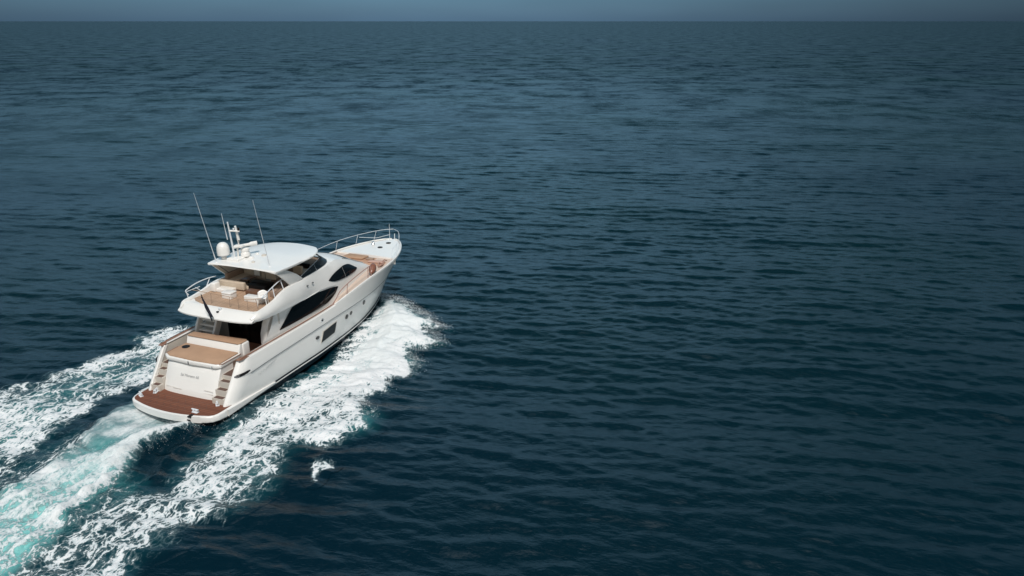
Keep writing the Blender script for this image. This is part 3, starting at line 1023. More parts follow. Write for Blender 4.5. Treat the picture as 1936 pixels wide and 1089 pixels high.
# ---- hardtop
def ht_half(u):
    return float(pchip([6.1, 6.6, 7.6, 9.2, 9.8, 10.3, 10.65, 10.9, 11.02, 11.07], [2.26, 2.31, 2.36, 2.30, 2.16, 1.92, 1.66, 1.34, 0.9, 0.05], u))
def ht_edge_z(u):
    return float(pchip([6.1, 7.0, 8.5, 10.0, 11.3], [6.13, 6.14, 6.14, 6.12, 6.10], u))
def ht_crown(u):
    return float(pchip([6.1, 6.8, 7.6, 8.6, 9.8, 11.3], [0.02, 0.03, 0.09, 0.13, 0.10, 0.02], u))
bm = new()
rowsT, rowsB = [], []
uu = list(6.12 + (11.068 - 6.12) * (1 - (1 - np.linspace(0, 1, 40)) ** 1.3))
tt = np.sin(np.linspace(-math.pi / 2, math.pi / 2, 25))
for u in uu:
    w, e, c = ht_half(u), ht_edge_z(u), ht_crown(u)
    rowsT.append([P(u, w * t, e + 0.05 + c * (1 - abs(t) ** 4)) for t in tt])
    rowsB.append([P(u, w * 0.985 * t, e - 0.08 + 0.10 * (1 - abs(t) ** 3)) for t in tt])
grid(bm, rowsT)
ring = lambda R: R[0] + [r[-1] for r in R[1:]] + R[-1][-2::-1] + [r[0] for r in R[-2:0:-1]]
def rim(k, dz):
    return [p.copy() for p in ring(rowsT)]
top_r, bot_r = ring(rowsT), ring(rowsB)
midr = []
for a, b in zip(top_r, bot_r):
    m_ = (a + b) / 2
    c0 = Vector((8.6, 0, m_.z))
    midr.append(m_ + (m_ - c0).normalized() * 0.04)
grid(bm, [top_r, midr, bot_r], close=True)
bmesh.ops.remove_doubles(bm, verts=bm.verts[:], dist=0.0005)
hardtop = link("hardtop", bm, M_WHITE, yacht, smooth=60)
bm = new()
grid(bm, rowsB)
link("headliner", bm, mat("ivory_lining", (0.74, 0.69, 0.62), 0.6), hardtop)
for s in (1, -1):
    bm = new()
    n = 8
    rows = []
    prA = [(6.20, 6.09), (6.60, 5.72), (7.0, 5.36), (7.42, 4.96)]      # aft edge, top to bottom
    prF = [(6.90, 6.09), (7.46, 5.79), (8.02, 5.47), (8.60, 5.04)]       # forward edge
    out, inn = [], []
    for k in range(9):
        t = k / 8
        a = (np.interp(t, [0, .33, .66, 1], [p[0] for p in prA]), np.interp(t, [0, .33, .66, 1], [p[1] for p in prA]))
        f = (np.interp(t, [0, .33, .66, 1], [p[0] for p in prF]), np.interp(t, [0, .33, .66, 1], [p[1] for p in prF]))
        ro, ri = [], []
        for q in np.linspace(0, 1, 7):
            u = a[0] + (f[0] - a[0]) * q; z = a[1] + (f[1] - a[1]) * q
            v = 2.20 + 0.05 * math.sin(math.pi * t) - 0.06 * t - 0.10 * q * t
            ro.append(P(u, v * s, z)); ri.append(P(u, (v - 0.10) * s, z))
        out.append(ro); inn.append(ri)
    grid(bm, out)
    r1 = out[0] + [r[-1] for r in out[1:]] + out[-1][-2::-1] + [r[0] for r in out[-2:0:-1]]
    r2 = inn[0] + [r[-1] for r in inn[1:]] + inn[-1][-2::-1] + [r[0] for r in inn[-2:0:-1]]
    grid(bm, [r1, r2], close=True)
    fin = link("hardtop_fin", bm, M_WHITE, hardtop, smooth=40)
    bm = new()
    grid(bm, [[p + Vector((0, 0.002 * s, 0)) for p in r] for r in inn])
    link("fin_lining", bm, mat("ivory_lining", (0.74, 0.69, 0.62), 0.6), fin)
    bm = new()
    tube(bm, [P(6.5, 2.0 * s, 6.0), P(7.1, 1.97 * s, 5.45), P(7.6, 1.95 * s, 5.0)], 0.024, 6)
    link("fin_strut", bm, M_STRIPE, fin)
    # slim forward post
    bm = new()
    tube(bm, [P(10.4, 1.55 * s, 6.04), P(11.2, 1.46 * s, 5.42)], 0.035, 6)
    link("forward_post", bm, M_BLACK, hardtop)
# roof equipment: hatch panels and low domes on the crown
for (u, v, r, h) in ((7.5, -0.45, 0.15, 0.10), (8.15, -0.55, 0.10, 0.08), (8.05, -0.02, 0.14, 0.09), (7.0, 0.1, 0.10, 0.08)):
    bm = new()
    zt = ht_edge_z(u) + 0.05 + ht_crown(u) * (1 - abs(v / ht_half(u)) ** 2.6)
    revolve(bm, [(r, 0), (r, h * 0.5), (r * 0.7, h * 0.9), (r * 0.2, h)], (u, v, zt - 0.01), 14)
    link("gps_antenna", bm, M_WHITE if v < -0.2 else M_CREAM, hardtop)
bm = new()
box(bm, 6.75, 7.45, -1.55, -0.75, 6.15, 6.34, 0.06, 3)
link("mast_plinth", bm, M_WHITE, hardtop)
# satellite dome on a pedestal
dome = bpy.data.objects.new("satellite_dome", None); COL.objects.link(dome); dome.parent = yacht
bm = new()
c = (6.95, -1.86, 6.16)
revolve(bm, [(0.16, -0.02), (0.13, 0.06), (0.18, 0.14), (0.10, 0.20), (0.10, 0.27)], c, 18)
link("pedestal", bm, M_WHITE, dome)
bm = new()
revolve(bm, [(0.10, 0.26), (0.30, 0.27), (0.335, 0.30), (0.35, 0.45), (0.345, 0.65), (0.32, 0.78), (0.26, 0.90), (0.16, 0.98), (0.03, 1.01)], c, 28)
link("radome", bm, M_WHITE, dome)
bm = new()
revolve(bm, [(0.338, 0.285), (0.345, 0.30), (0.345, 0.32)], c, 28)
link("radome_seam", bm, M_GREY, dome)
# mast with lights, horn and open array radar
mast = bpy.data.objects.new("mast", None); COL.objects.link(mast); mast.parent = yacht
bm = new()
tube(bm, [P(7.15, -1.28, 6.30), P(7.08, -1.30, 7.2), P(6.98, -1.33, 8.36)], [0.055, 0.05, 0.04], 8)
link("mast_pole", bm, M_RAIL, mast)
bm = new()
tube(bm, [P(7.30, -1.05, 6.9), P(7.34, -1.04, 7.3), P(7.22, -1.05, 8.10)], [0.09, 0.085, 0.06], 10)
link("mast_pole", bm, M_WHITE, mast)
bm = new()
tube(bm, [P(7.02, -1.34, 7.86), P(7.20, -0.78, 7.84)], 0.05, 8)
link("crosstree", bm, M_WHITE, mast)
bm = new()
revolve(bm, [(0.05, 0), (0.06, 0.05), (0.06, 0.16), (0.03, 0.19)], (7.2, -0.83, 7.86), 12)
link("navigation_light", bm, M_BLACK, mast)
bm = new()
revolve(bm, [(0.04, 0), (0.05, 0.03), (0.05, 0.1), (0.02, 0.12)], (7.1, -1.08, 7.9), 12)
link("navigation_light", bm, M_RAIL, mast)
bm = new()
tube(bm, [P(6.98, -1.48, 7.35), P(6.92, -1.50, 7.95), P(6.84, -1.54, 8.85)], [0.03, 0.018, 0.010], 6)
link("short_whip", bm, M_RAIL, mast)
bm = new()
box(bm, 7.2, 7.5, -1.30, -0.80, 6.86, 7.0, 0.04)
box(bm, 7.26, 7.34, -1.20, -1.12, 6.3, 6.9, 0.01)
link("radar_bracket", bm, M_WHITE, mast)
bm = new()
revolve(bm, [(0.26, 0.0), (0.27, 0.14), (0.20, 0.24), (0.24, 0.32), (0.22, 0.42), (0.10, 0.46)], (7.55, -0.86, 6.34), 18)
radar = link("radar_base", bm, M_WHITE, mast)
bm = new()
prism(bm, [(7.0, 0), (7.55, 0)], 'v', 0, 1) if False else None
rows = []
for t in np.linspace(0, 1, 13):
    u = 7.05 + 1.15 * t; v = -1.18 + 0.62 * t
    r = 0.085 + 0.045 * (t > 0.72)
    rows.append([P(u + 0.06 * math.sin(a), v - 0.09 * math.sin(a), 6.93 + r * math.cos(a)) for a in np.linspace(0, 2 * math.pi, 12, endpoint=False)])
vs = grid(bm, rows, close=True); bm.faces.new(vs[0]); bm.faces.new(vs[-1])
link("radar_scanner", bm, M_WHITE, radar)
# whip antennas
for (b, t) in (((6.38, -1.90, 6.15), (5.55, -2.0, 10.2)), ((6.80, 1.36, 6.18), (5.85, 1.55, 10.05))):
    bm = new()
    p0, p1 = P(*b), P(*t)
    tube(bm, [p0, p0 + (p1 - p0) * 0.12, p0 + (p1 - p0) * 0.14, p0 + (p1 - p0) * 0.5, p1], [0.032, 0.028, 0.020, 0.015, 0.008], 6)
    wa = link("whip_antenna", bm, M_RAIL, yacht)
    bm = new()
    revolve(bm, [(0.07, -0.03), (0.06, 0.05), (0.035, 0.10)], (b[0], b[1], b[2]), 10)
    link("antenna_foot", bm, M_RAIL, wa)

# ---- flybridge furniture that is fixed to the deck
def cushion(name, u0, u1, v0, v1, z0, z1, m, parent, bev=0.06):
    bm = new()
    box(bm, u0, u1, v0, v1, z0, z1, bev, 3)
    return link(name, bm, m, parent)
sofa = bpy.data.objects.new("corner_sofa", None); COL.objects.link(sofa); sofa.parent = yacht
cushion("sofa_base", 5.95, 6.50, -2.05, -0.85, 4.60, 4.80, M_WHITE, sofa, 0.03)
cushion("seat_cushion", 6.75, 7.15, -2.05, -0.30, 4.62, 4.86, M_CUSH, sofa)
cushion("backrest", 6.50, 6.75, -2.04, -0.35, 4.66, 5.10, M_CUSH, sofa)
cushion("sofa_base", 6.95, 9.2, -1.92, -1.3, 4.60, 4.86, M_WHITE, sofa, 0.03)
cushion("seat_cushion", 6.95, 9.2, -1.90, -1.2, 4.86, 5.0, M_CUSH, sofa)
cushion("backrest", 6.95, 9.2, -2.02, -1.82, 4.9, 5.32, M_BROWN, sofa)
cushion("backrest", 8.2, 8.45, -1.75, -0.25, 4.75, 5.40, M_CUSH, sofa)
cushion("pillow", 8.05, 8.2, -0.9, -0.5, 5.0, 5.36, M_WHITE, sofa)
tb = cushion("fly_table", 7.2, 7.95, -1.15, -0.6, 4.98, 5.03, M_DARKWOOD, yacht, 0.02)
bm = new(); tube(bm, [P(7.55, -0.88, 4.6), P(7.55, -0.88, 4.98)], 0.07, 10)
link("table_leg", bm, M_STEEL, tb)
bar = bpy.data.objects.new("wet_bar", None); COL.objects.link(bar); bar.parent = yacht
cushion("bar_cabinet", 6.85, 7.6, -0.42, 0.80, 4.60, 4.93, M_BLACK, bar, 0.03)
cushion("bar_top", 7.2, 7.66, -0.46, 0.84, 4.935, 4.97, M_BLACK, bar, 0.01)
cushion("bar_flap", 6.2, 6.62, 0.0, 1.15, 4.60, 4.84, M_DARKWOOD, bar, 0.02)
seat = bpy.data.objects.new("helm_seat", None); COL.objects.link(seat); seat.parent = yacht
cushion("seat_base", 8.2, 8.6, 0.12, 0.62, 4.60, 5.0, M_BROWN, seat, 0.04)
cushion("seat_cushion", 8.05, 8.7, 0.02, 0.72, 5.0, 5.14, M_CUSH, seat)
cushion("backrest", 7.9, 8.08, 0.02, 0.72, 4.95, 5.45, M_CUSH, seat)
seat2 = bpy.data.objects.new("companion_seat", None); COL.objects.link(seat2); seat2.parent = yacht
cushion("seat_base", 9.2, 10.0, 1.0, 1.6, 4.60, 4.95, M_DARKWOOD, seat2, 0.04)
cushion("seat_cushion", 9.2, 10.0, 0.95, 1.62, 4.95, 5.08, M_CUSH, seat2)
cushion("backrest", 9.15, 9.3, 0.95, 1.62, 5.0, 5.5, M_CUSH, seat2)
# stairwell hood on the port side and a low white counter to starboard
cushion("white_counter", 5.35, 5.75, 0.62, 1.78, 4.60, 4.90, M_WHITE, yacht, 0.03)
cushion("stair_hood", 5.85, 6.3, -2.12, -1.75, 4.6, 5.12, M_WHITE, yacht, 0.08)
cushion("starboard_seat", 6.35, 8.2, 1.5, 1.95, 4.60, 4.95, M_BROWN, yacht, 0.05)

# ---- flybridge rails
def rail(name, path, r, m, parent, posts=(), post_m=None, n=5):
    bm = new()
    sp = smooth_path([P(*p) for p in path], n)
    tube(bm, sp, r, 6)
    o = link(name, bm, m, parent)
    for a, b in posts:
        bm = new()
        tube(bm, [P(*a), P(*b)], r * 0.85, 6)
        link("stanchion", bm, post_m or m, o)
    return o
# aft edge: thin brown posts carrying a low pale rail
rail("aft_rail", [(4.5, -2.05, 5.18), (4.42, -0.7, 5.18), (4.36, 0.6, 5.18), (4.38, 1.7, 5.16), (4.9, 2.2, 5.14)], 0.016, M_TEAK, yacht,
     [((4.40, -0.72, 4.58), (4.43, -0.7, 5.18)), ((4.34, 0.55, 4.58), (4.37, 0.58, 5.18)), ((4.34, 1.12, 4.58), (4.37, 1.13, 5.17)), ((4.36, 1.70, 4.58), (4.38, 1.70, 5.16)), ((4.62, 2.15, 4.6), (4.62, 2.05, 5.16))], M_BROWN)
# starboard side handrail (white)
rail("side_rail", [(4.9, 2.16, 5.10), (5.8, 2.10, 5.34), (6.7, 2.0, 5.50), (7.3, 1.98, 5.52)], 0.030, M_RAIL, yacht,
     [((5.9, 2.22, 4.8), (5.95, 2.10, 5.37)), ((6.75, 2.15, 5.0), (6.75, 2.0, 5.5))], M_RAIL)
# port side handrail outside the coaming
rail("side_rail", [(4.62, -2.45, 4.80), (4.52, -2.52, 5.02), (4.75, -2.52, 5.12), (5.35, -2.52, 5.22), (6.1, -2.5, 5.24), (6.75, -2.42, 5.20)], 0.028, M_RAIL, yacht,
     [((5.5, -2.46, 4.76), (5.25, -2.52, 5.0)), ((5.95, -2.42, 4.86), (6.35, -2.5, 5.22)), ((4.62, -2.5, 4.62), (4.56, -2.52, 5.0))], M_RAIL)
rail("side_rail", [(4.58, -2.52, 4.98), (5.0, -2.52, 4.97), (5.5, -2.46, 4.98)], 0.020, M_RAIL, yacht)

# ---- ensign on its staff over the aft edge
bm = new()
tube(bm, [P(3.42, 0.12, 4.12), P(3.18, -0.12, 5.62)], [0.03, 0.02], 8)
staff = link("ensign_staff", bm, M_BLACK, yacht)
bm = new()
rows = []
for t in np.linspace(0, 1, 13):
    zc = 5.50 - 1.0 * t
    pu, pv = 3.20 + 0.16 * t, -0.10 + 0.16 * t
    w = 0.05 + 0.34 * t ** 0.8 * (1 - 0.35 * t)
    row = []
    for q in np.linspace(0, 1, 8):
        row.append(P(pu - 0.05 * math.sin(q * 9 + t * 3) - 0.03, pv + w * q + 0.03 * math.sin(7 * t), zc - 0.18 * q + 0.02 * math.sin(12 * q)))
    rows.append(row)
grid(bm, rows)
fl_ = link("ensign", bm, M_FLAG, staff)
sm = fl_.modifiers.new("thickness", 'SOLIDIFY'); sm.thickness = 0.02

# ---- bow pulpit rail
def rail_z(u):
    return sheer_at(u)[1] + float(np.interp(u, [10.3, 11.3, 13, 15, 22.1], [0.06, 0.42, 0.62, 0.72, 0.80]))
def rail_v(u, s):
    return max(sheer_at(u)[0] - 0.14, 0.02) * s
port_us = list(np.linspace(10.4, 21.4, 30)) + [21.75, 21.95]
bow_rail = bpy.data.objects.new("bow_rail", None); COL.objects.link(bow_rail); bow_rail.parent = yacht
for s, m_, u_end in ((-1, M_RAIL, 22.05), (1, M_RAIL, 22.05)):
    u_a = 17.9 if s == 1 else 10.4
    us_ = list(np.linspace(u_a, 21.5, 26)) + [21.8, 21.98, 22.06]
    pts = [P(u, rail_v(u, s), rail_z(u)) for u in us_]
    if s == 1:
        pts = [P(17.55, rail_v(17.6, 1), sheer_at(17.6)[1] + 0.05), P(17.72, rail_v(17.7, 1), sheer_at(17.7)[1] + 0.5)] + pts
    bm = new(); tube(bm, pts, 0.015, 6)
    link("top_rail", bm, m_, bow_rail)
    for u in ([12.2, 14.2, 16.2, 18.2, 19.9, 21.2] if s == -1 else [18.9, 20.3, 21.4]):
        bm = new()
        tube(bm, [P(u - 0.22, rail_v(u - 0.2, s) , sheer_at(u - 0.2)[1] + 0.05), P(u, rail_v(u, s), rail_z(u))], 0.012, 6)
        link("stanchion", bm, m_, bow_rail)
bm = new(); tube(bm, [P(20.0, rail_v(20.0, -1), 4.05), P(20.9, -0.75, 3.86), P(21.85, -0.2, 3.92)], 0.016, 6)
link("mid_rail", bm, M_RAIL, bow_rail)
bm = new(); tube(bm, [P(22.03, 0.05, 3.52), P(22.08, 0.05, 3.95)], 0.03, 6)
link("stanchion", bm, M_RAIL, bow_rail)
bm = new(); tube(bm, [P(21.45, 0.0, 3.52), P(21.5, 0.0, 4.82)], [0.02, 0.013], 6)
link("jack_staff", bm, M_RAIL, yacht)
# starboard side-deck handrail, teak's reflected light painted in as a rosy colour
sr = bpy.data.objects.new("side_deck_rail", None); COL.objects.link(sr); sr.parent = yacht
M_RAIL_REFL = mat("rail_teak_reflection", (0.36, 0.20, 0.165), 0.35, spec=0.6)
sr_pts = [(10.28, 2.62, 2.88), (10.75, 2.60, 3.12), (11.25, 2.56, 3.40), (12.0, 2.54, 3.60), (13.2, 2.50, 3.78), (14.5, 2.44, 3.90), (15.0, 2.42, 3.92)]
bm = new(); tube(bm, smooth_path([P(*p) for p in sr_pts], 5), 0.026, 6)
link("top_rail", bm, M_RAIL_REFL, sr)
for a, b in (((10.4, 2.62, 2.86), (10.66, 2.6, 3.06)), ((11.9, 2.60, 3.04), (12.15, 2.53, 3.63)), ((14.35, 2.58, 3.25), (14.6, 2.44, 3.9)), ((14.75, 2.58, 3.27), (14.95, 2.42, 3.92))):
    bm = new(); tube(bm, [P(*a), P(*b)], 0.022, 6)
    link("stanchion", bm, M_RAIL_REFL, sr)

# ------------------------------------------------------------------ loose things on board (placed in world space through the yacht's frame)
def board_thing(name, label, cat, u, v, z, rot=0.0, group=None):
    o = bpy.data.objects.new(name, None)
    COL.objects.link(o)
    o.matrix_world = ROOT_M @ Matrix.Translation(P(u, v, z)) @ Matrix.Rotation(rot, 4, 'Z')
    return tag(o, label, cat, group)
ch = board_thing("deck_chair", "white moulded chair beside the low white counter on the yacht's upper deck", "chair", 5.25, 1.95, 4.602, 0.5)
for (a, b) in ((-0.2, -0.2), (0.2, -0.2), (0.2, 0.2), (-0.2, 0.2)):
    bm = new(); tube(bm, [P(a * 1.15, b * 1.15, 0), P(a, b, 0.42)], [0.022, 0.028], 6)
    link("leg", bm, M_WHITE, ch)
bm = new(); box(bm, -0.25, 0.25, -0.24, 0.24, 0.40, 0.46, 0.025, 3)
link("seat", bm, M_WHITE, ch)
bm = new()
rows = []
for z, u in ((0.44, 0.22), (0.55, 0.26), (0.66, 0.29), (0.74, 0.30)):
    rows.append([P(u - 0.10 * t * t, 0.26 * t, z - 0.10 * t * t) for t in np.linspace(-1, 1, 9)])
grid(bm, rows)
o = link("backrest", bm, M_WHITE, ch)
sm = o.modifiers.new("thickness", 'SOLIDIFY'); sm.thickness = 0.035
ot = board_thing("ottoman", "small boxy white ottoman at the end of the beige sofa on the upper deck", "ottoman", 5.50, -0.48, 4.602, 0.0)
bm = new(); box(bm, -0.24, 0.24, -0.30, 0.30, 0.0, 0.26, 0.02, 3)
link("base", bm, M_WHITE, ot)
bm = new(); box(bm, -0.26, 0.26, -0.32, 0.32, 0.262, 0.36, 0.035, 3)
link("seat_pad", bm, M_WHITE, ot)
fd = board_thing("fender", "shiny brown pear shaped fender lying at the forward end of the side deck rail", "fender", 15.25, 2.36, 3.60, 0.35)
bm = new()
prof = [(-0.42, 0.03), (-0.34, 0.12), (-0.15, 0.22), (0.08, 0.25), (0.28, 0.20), (0.40, 0.10), (0.44, 0.03)]
rows = [[P(x, r * math.cos(a), r * math.sin(a) + x * 0.35) for a in np.linspace(0, 2 * math.pi, 16, endpoint=False)] for x, r in prof]
vs = grid(bm, rows, close=True); bm.faces.new(vs[0]); bm.faces.new(vs[-1])
link("fender_body", bm, mat("brown_fender_vinyl", (0.23, 0.095, 0.06), 0.25, spec=0.6), fd)
bm = new(); tube(bm, [P(-0.42, 0, -0.147), P(-0.6, 0.02, -0.2), P(-0.7, 0.10, -0.28)], 0.018, 6)
link("lanyard", bm, M_PINK, fd)
rp = board_thing("mooring_rope", "rosy mooring rope looped on the foredeck near the starboard rail", "rope", 16.7, 2.05, 3.36, 0.35)
bm = new()
pts = [P(0.55 * math.cos(a) + 0.25, 0.16 * math.sin(a), 0.05 + 0.03 * math.sin(3 * a)) for a in np.linspace(0, 2 * math.pi, 28)]
tube(bm, pts, 0.04, 7)
tube(bm, [p * 0.72 + Vector((0.07, 0, 0.03)) for p in pts], 0.04, 7)
link("coil", bm, mat("rose_rope", (0.38, 0.22, 0.17), 0.85, bump=0.5, bscale=60), rp)
bm = new(); tube(bm, [P(0.8, 0, 0.06), P(0.95, 0.1, 0.10), P(1.05, 0.25, 0.02)], 0.03, 7)
link("tail", bm, M_PINK, rp)

#WATER
# ------------------------------------------------------------------ the sea
rng = np.random.default_rng(11)
def smooth01(x, a, b):
    t = np.clip((x - a) / (b - a), 0, 1)
    return t * t * (3 - 2 * t)

# wave trains: wavelength, direction, amplitude, phase
NW = 150
lam = np.concatenate([np.exp(rng.uniform(np.log(0.42), np.log(6.0), NW - 14)), rng.uniform(9, 30, 14)])
ang = R_(78) + rng.normal(0, R_(12), NW) * np.where(lam < 1.0, 2.0, np.where(lam < 2, 1.3, 0.8))
kk = 2 * np.pi / lam
slope = np.exp(-((np.log(lam) - np.log(1.2)) / 0.9) ** 2) * 0.028 + 0.005
slope[lam > 8] = 0.013
amp = slope / kk * rng.uniform(0.5, 1.3, NW)
kx, ky = kk * np.cos(ang), kk * np.sin(ang)
ph = rng.uniform(0, 2 * np.pi, NW)
def sea_height(x, y, spacing):
    h = np.zeros_like(x)
    for i in range(NW):
        f = np.clip((lam[i] / spacing - 2.1) / 1.4, 0, 1)
        s = np.sin(kx[i] * x + ky[i] * y + ph[i])
        # crests a little sharper than troughs
        h += amp[i] * f * (s + 0.18 * s * s * 1.0)
    return h

def vnoise(x, y, seed=0):
    """smooth value noise on a unit lattice"""
    xi, yi = np.floor(x).astype(np.int64), np.floor(y).astype(np.int64)
    fx, fy = x - xi, y - yi
    fx = fx * fx * fx * (fx * (fx * 6 - 15) + 10); fy = fy * fy * fy * (fy * (fy * 6 - 15) + 10)
    def hsh(a, b):
        n = (a * 374761393 + b * 668265263 + seed * 974711) & 0x7fffffff
        n = ((n ^ (n >> 13)) * 1274126177) & 0x7fffffff
        return ((n ^ (n >> 16)) & 0xffff) / 65535.0
    return (hsh(xi, yi) * (1 - fx) + hsh(xi + 1, yi) * fx) * (1 - fy) + (hsh(xi, yi + 1) * (1 - fx) + hsh(xi + 1, yi + 1) * fx) * fy
def fbm(x, y, seed=0, octv=4, gain=0.5):
    s, a, t = 0.0, 1.0, 0.0
    for o in range(octv):
        s = s + a * vnoise(x * 2 ** o + 17.3 * o, y * 2 ** o - 9.1 * o, seed + o); t += a; a *= gain
    return s / t

ct, st_ = math.cos(TH), math.sin(TH)
def to_uv(x, y):
    dx, dy = x - BX, y - BY
    return dx * st_ + dy * ct, dx * ct - dy * st_

def poly_sd(u, v, poly):
    """signed distance to a polygon, positive inside"""
    p = np.array(poly, float)
    d2 = np.full(u.shape, 1e9)
    ins = np.zeros(u.shape, bool)
    for a, b in zip(p, np.roll(p, -1, axis=0)):
        e = b - a
        wu, wv = u - a[0], v - a[1]
        t = np.clip((wu * e[0] + wv * e[1]) / max((e @ e), 1e-9), 0, 1)
        d2 = np.minimum(d2, (wu - e[0] * t) ** 2 + (wv - e[1] * t) ** 2)
        c = (a[1] > v) != (b[1] > v)
        with np.errstate(divide='ignore', invalid='ignore'):
            xx = a[0] + (v - a[1]) * e[0] / (e[1] if abs(e[1]) > 1e-9 else 1e-9)
        ins ^= c & (u < xx)
    d = np.sqrt(d2)
    return np.where(ins, d, -d)
def line_d(u, v, pts):
    """distance to a polyline and the parameter (0..1) of the nearest point"""
    p = np.array(pts, float)
    L = np.concatenate([[0], np.cumsum(np.linalg.norm(np.diff(p, axis=0), axis=1))])
    best = np.full(u.shape, 1e9); par = np.zeros(u.shape)
    for i in range(len(p) - 1):
        e = p[i + 1] - p[i]
        wu, wv = u - p[i, 0], v - p[i, 1]
        t = np.clip((wu * e[0] + wv * e[1]) / (e @ e), 0, 1)
        d = np.hypot(wu - e[0] * t, wv - e[1] * t)
        m = d < best
        best = np.where(m, d, best); par = np.where(m, (L[i] + t * (L[i + 1] - L[i])) / L[-1], par)
    return best, par

# foam outlines in the yacht's own plan (u forward, v to starboard)
STB = [(19.5, 0.2), (19.0, 1.7), (18.75, 3.1), (17.4, 4.7), (16.3, 6.2), (15.5, 7.6), (14.95, 6.1), (14.5, 7.4), (13.7, 8.3), (12.4, 7.0), (11.7, 6.7), (11.1, 8.0), (9.3, 8.35), (8.0, 7.4), (6.9, 8.3), (5.6, 7.8),
       (4.7, 8.4), (3.9, 9.6), (2.5, 10.0), (1.0, 9.2), (0.2, 8.2), (-0.9, 7.8), (-1.9, 8.3), (-3.2, 8.6), (-4.8, 8.4), (-6.6, 7.2), (-7.3, 7.7), (-8.4, 6.9), (-10, 7.3), (-14, 7.6), (-19, 8.4), (-26, 9.5),
       (-26, 4.2), (-16, 3.6), (-10.5, 3.3), (-8.2, 2.6), (-6.2, 2.4), (-5.2, 3.1), (-4.6, 4.3), (-3.1, 3.5), (-1.4, 3.2), (0.0, 3.0), (1.5, 2.8), (2.6, 2.7), (5.0, 2.65), (7.0, 2.6), (9.0, 2.6), (11.4, 2.35), (13.6, 1.8), (16, 1.2), (18, 0.7)]
CORE = [(19.3, 0.2), (18.9, 1.8), (18.5, 3.1), (17.2, 4.6), (15.9, 6.6), (14.9, 5.9), (13.6, 7.4), (12, 6.2), (10.9, 6.9), (9.0, 6.9), (7.4, 6.2), (5.0, 6.0), (3.4, 5.2), (4.0, 4.4), (7, 4.0), (10, 3.6), (12.4, 3.0), (15, 1.9), (17.6, 0.9)]
PRT = [(18.6, -0.6), (18, -3.0), (15, -6.4), (12.2, -8.4), (9.4, -9.2), (8.0, -11.0), (6.8, -11.0), (6.2, -9.4), (4.8, -10.4), (3.3, -10.3), (2.2, -11.0), (0.6, -10.6), (-0.7, -11.3), (-3, -11.0), (-6, -12.0), (-10, -12.0), (-18, -13.0), (-26, -13.5),
       (-26, -5.0), (-14, -3.0), (-9.0, -2.2), (-7.2, -2.4), (-5.6, -2.6), (-2.3, -3.6), (0.3, -4.2), (2.2, -4.0), (6, -3.2), (12, -2.7), (16, -1.2)]
ROO = [(0.9, 1.9), (0.2, 2.15), (-1.2, 1.75), (-2.8, 1.55), (-4.2, 2.35), (-5.5, 2.75), (-7.5, 3.1), (-9.0, 3.9), (-12, 4.6), (-18, 4.2), (-26, 5.0),
       (-26, -4.0), (-16, -2.9), (-10, -1.9), (-7.8, -1.6), (-6.2, -1.55), (-4.4, -1.9), (-2.6, -2.6), (-0.9, -3.4), (0.4, -3.7), (1.1, -2.9), (0.9, 0)]
MIST = [(0.9, 1.6), (-0.9, 1.2), (-3.0, -0.3), (-3.4, -1.6), (-2.2, -2.8), (-0.4, -3.5), (0.9, -2.7)]
RIDGE1 = [(1.0, 2.05), (0.2, 1.75), (-1.2, 1.1), (-3.2, 0.6), (-5.4, 0.5), (-8.6, 0.6), (-14, 0.6), (-26, 0.6)]
RIDGE2 = [(0.9, -2.7), (-0.6, -2.7), (-2.4, -2.1), (-4.5, -1.3), (-8, -0.9), (-14, -1.2), (-26, -1.6)]
RIDGE3 = [(-4.0, 1.9), (-6.5, 2.1), (-9.5, 2.5), (-14, 2.9), (-26, 4.0)]

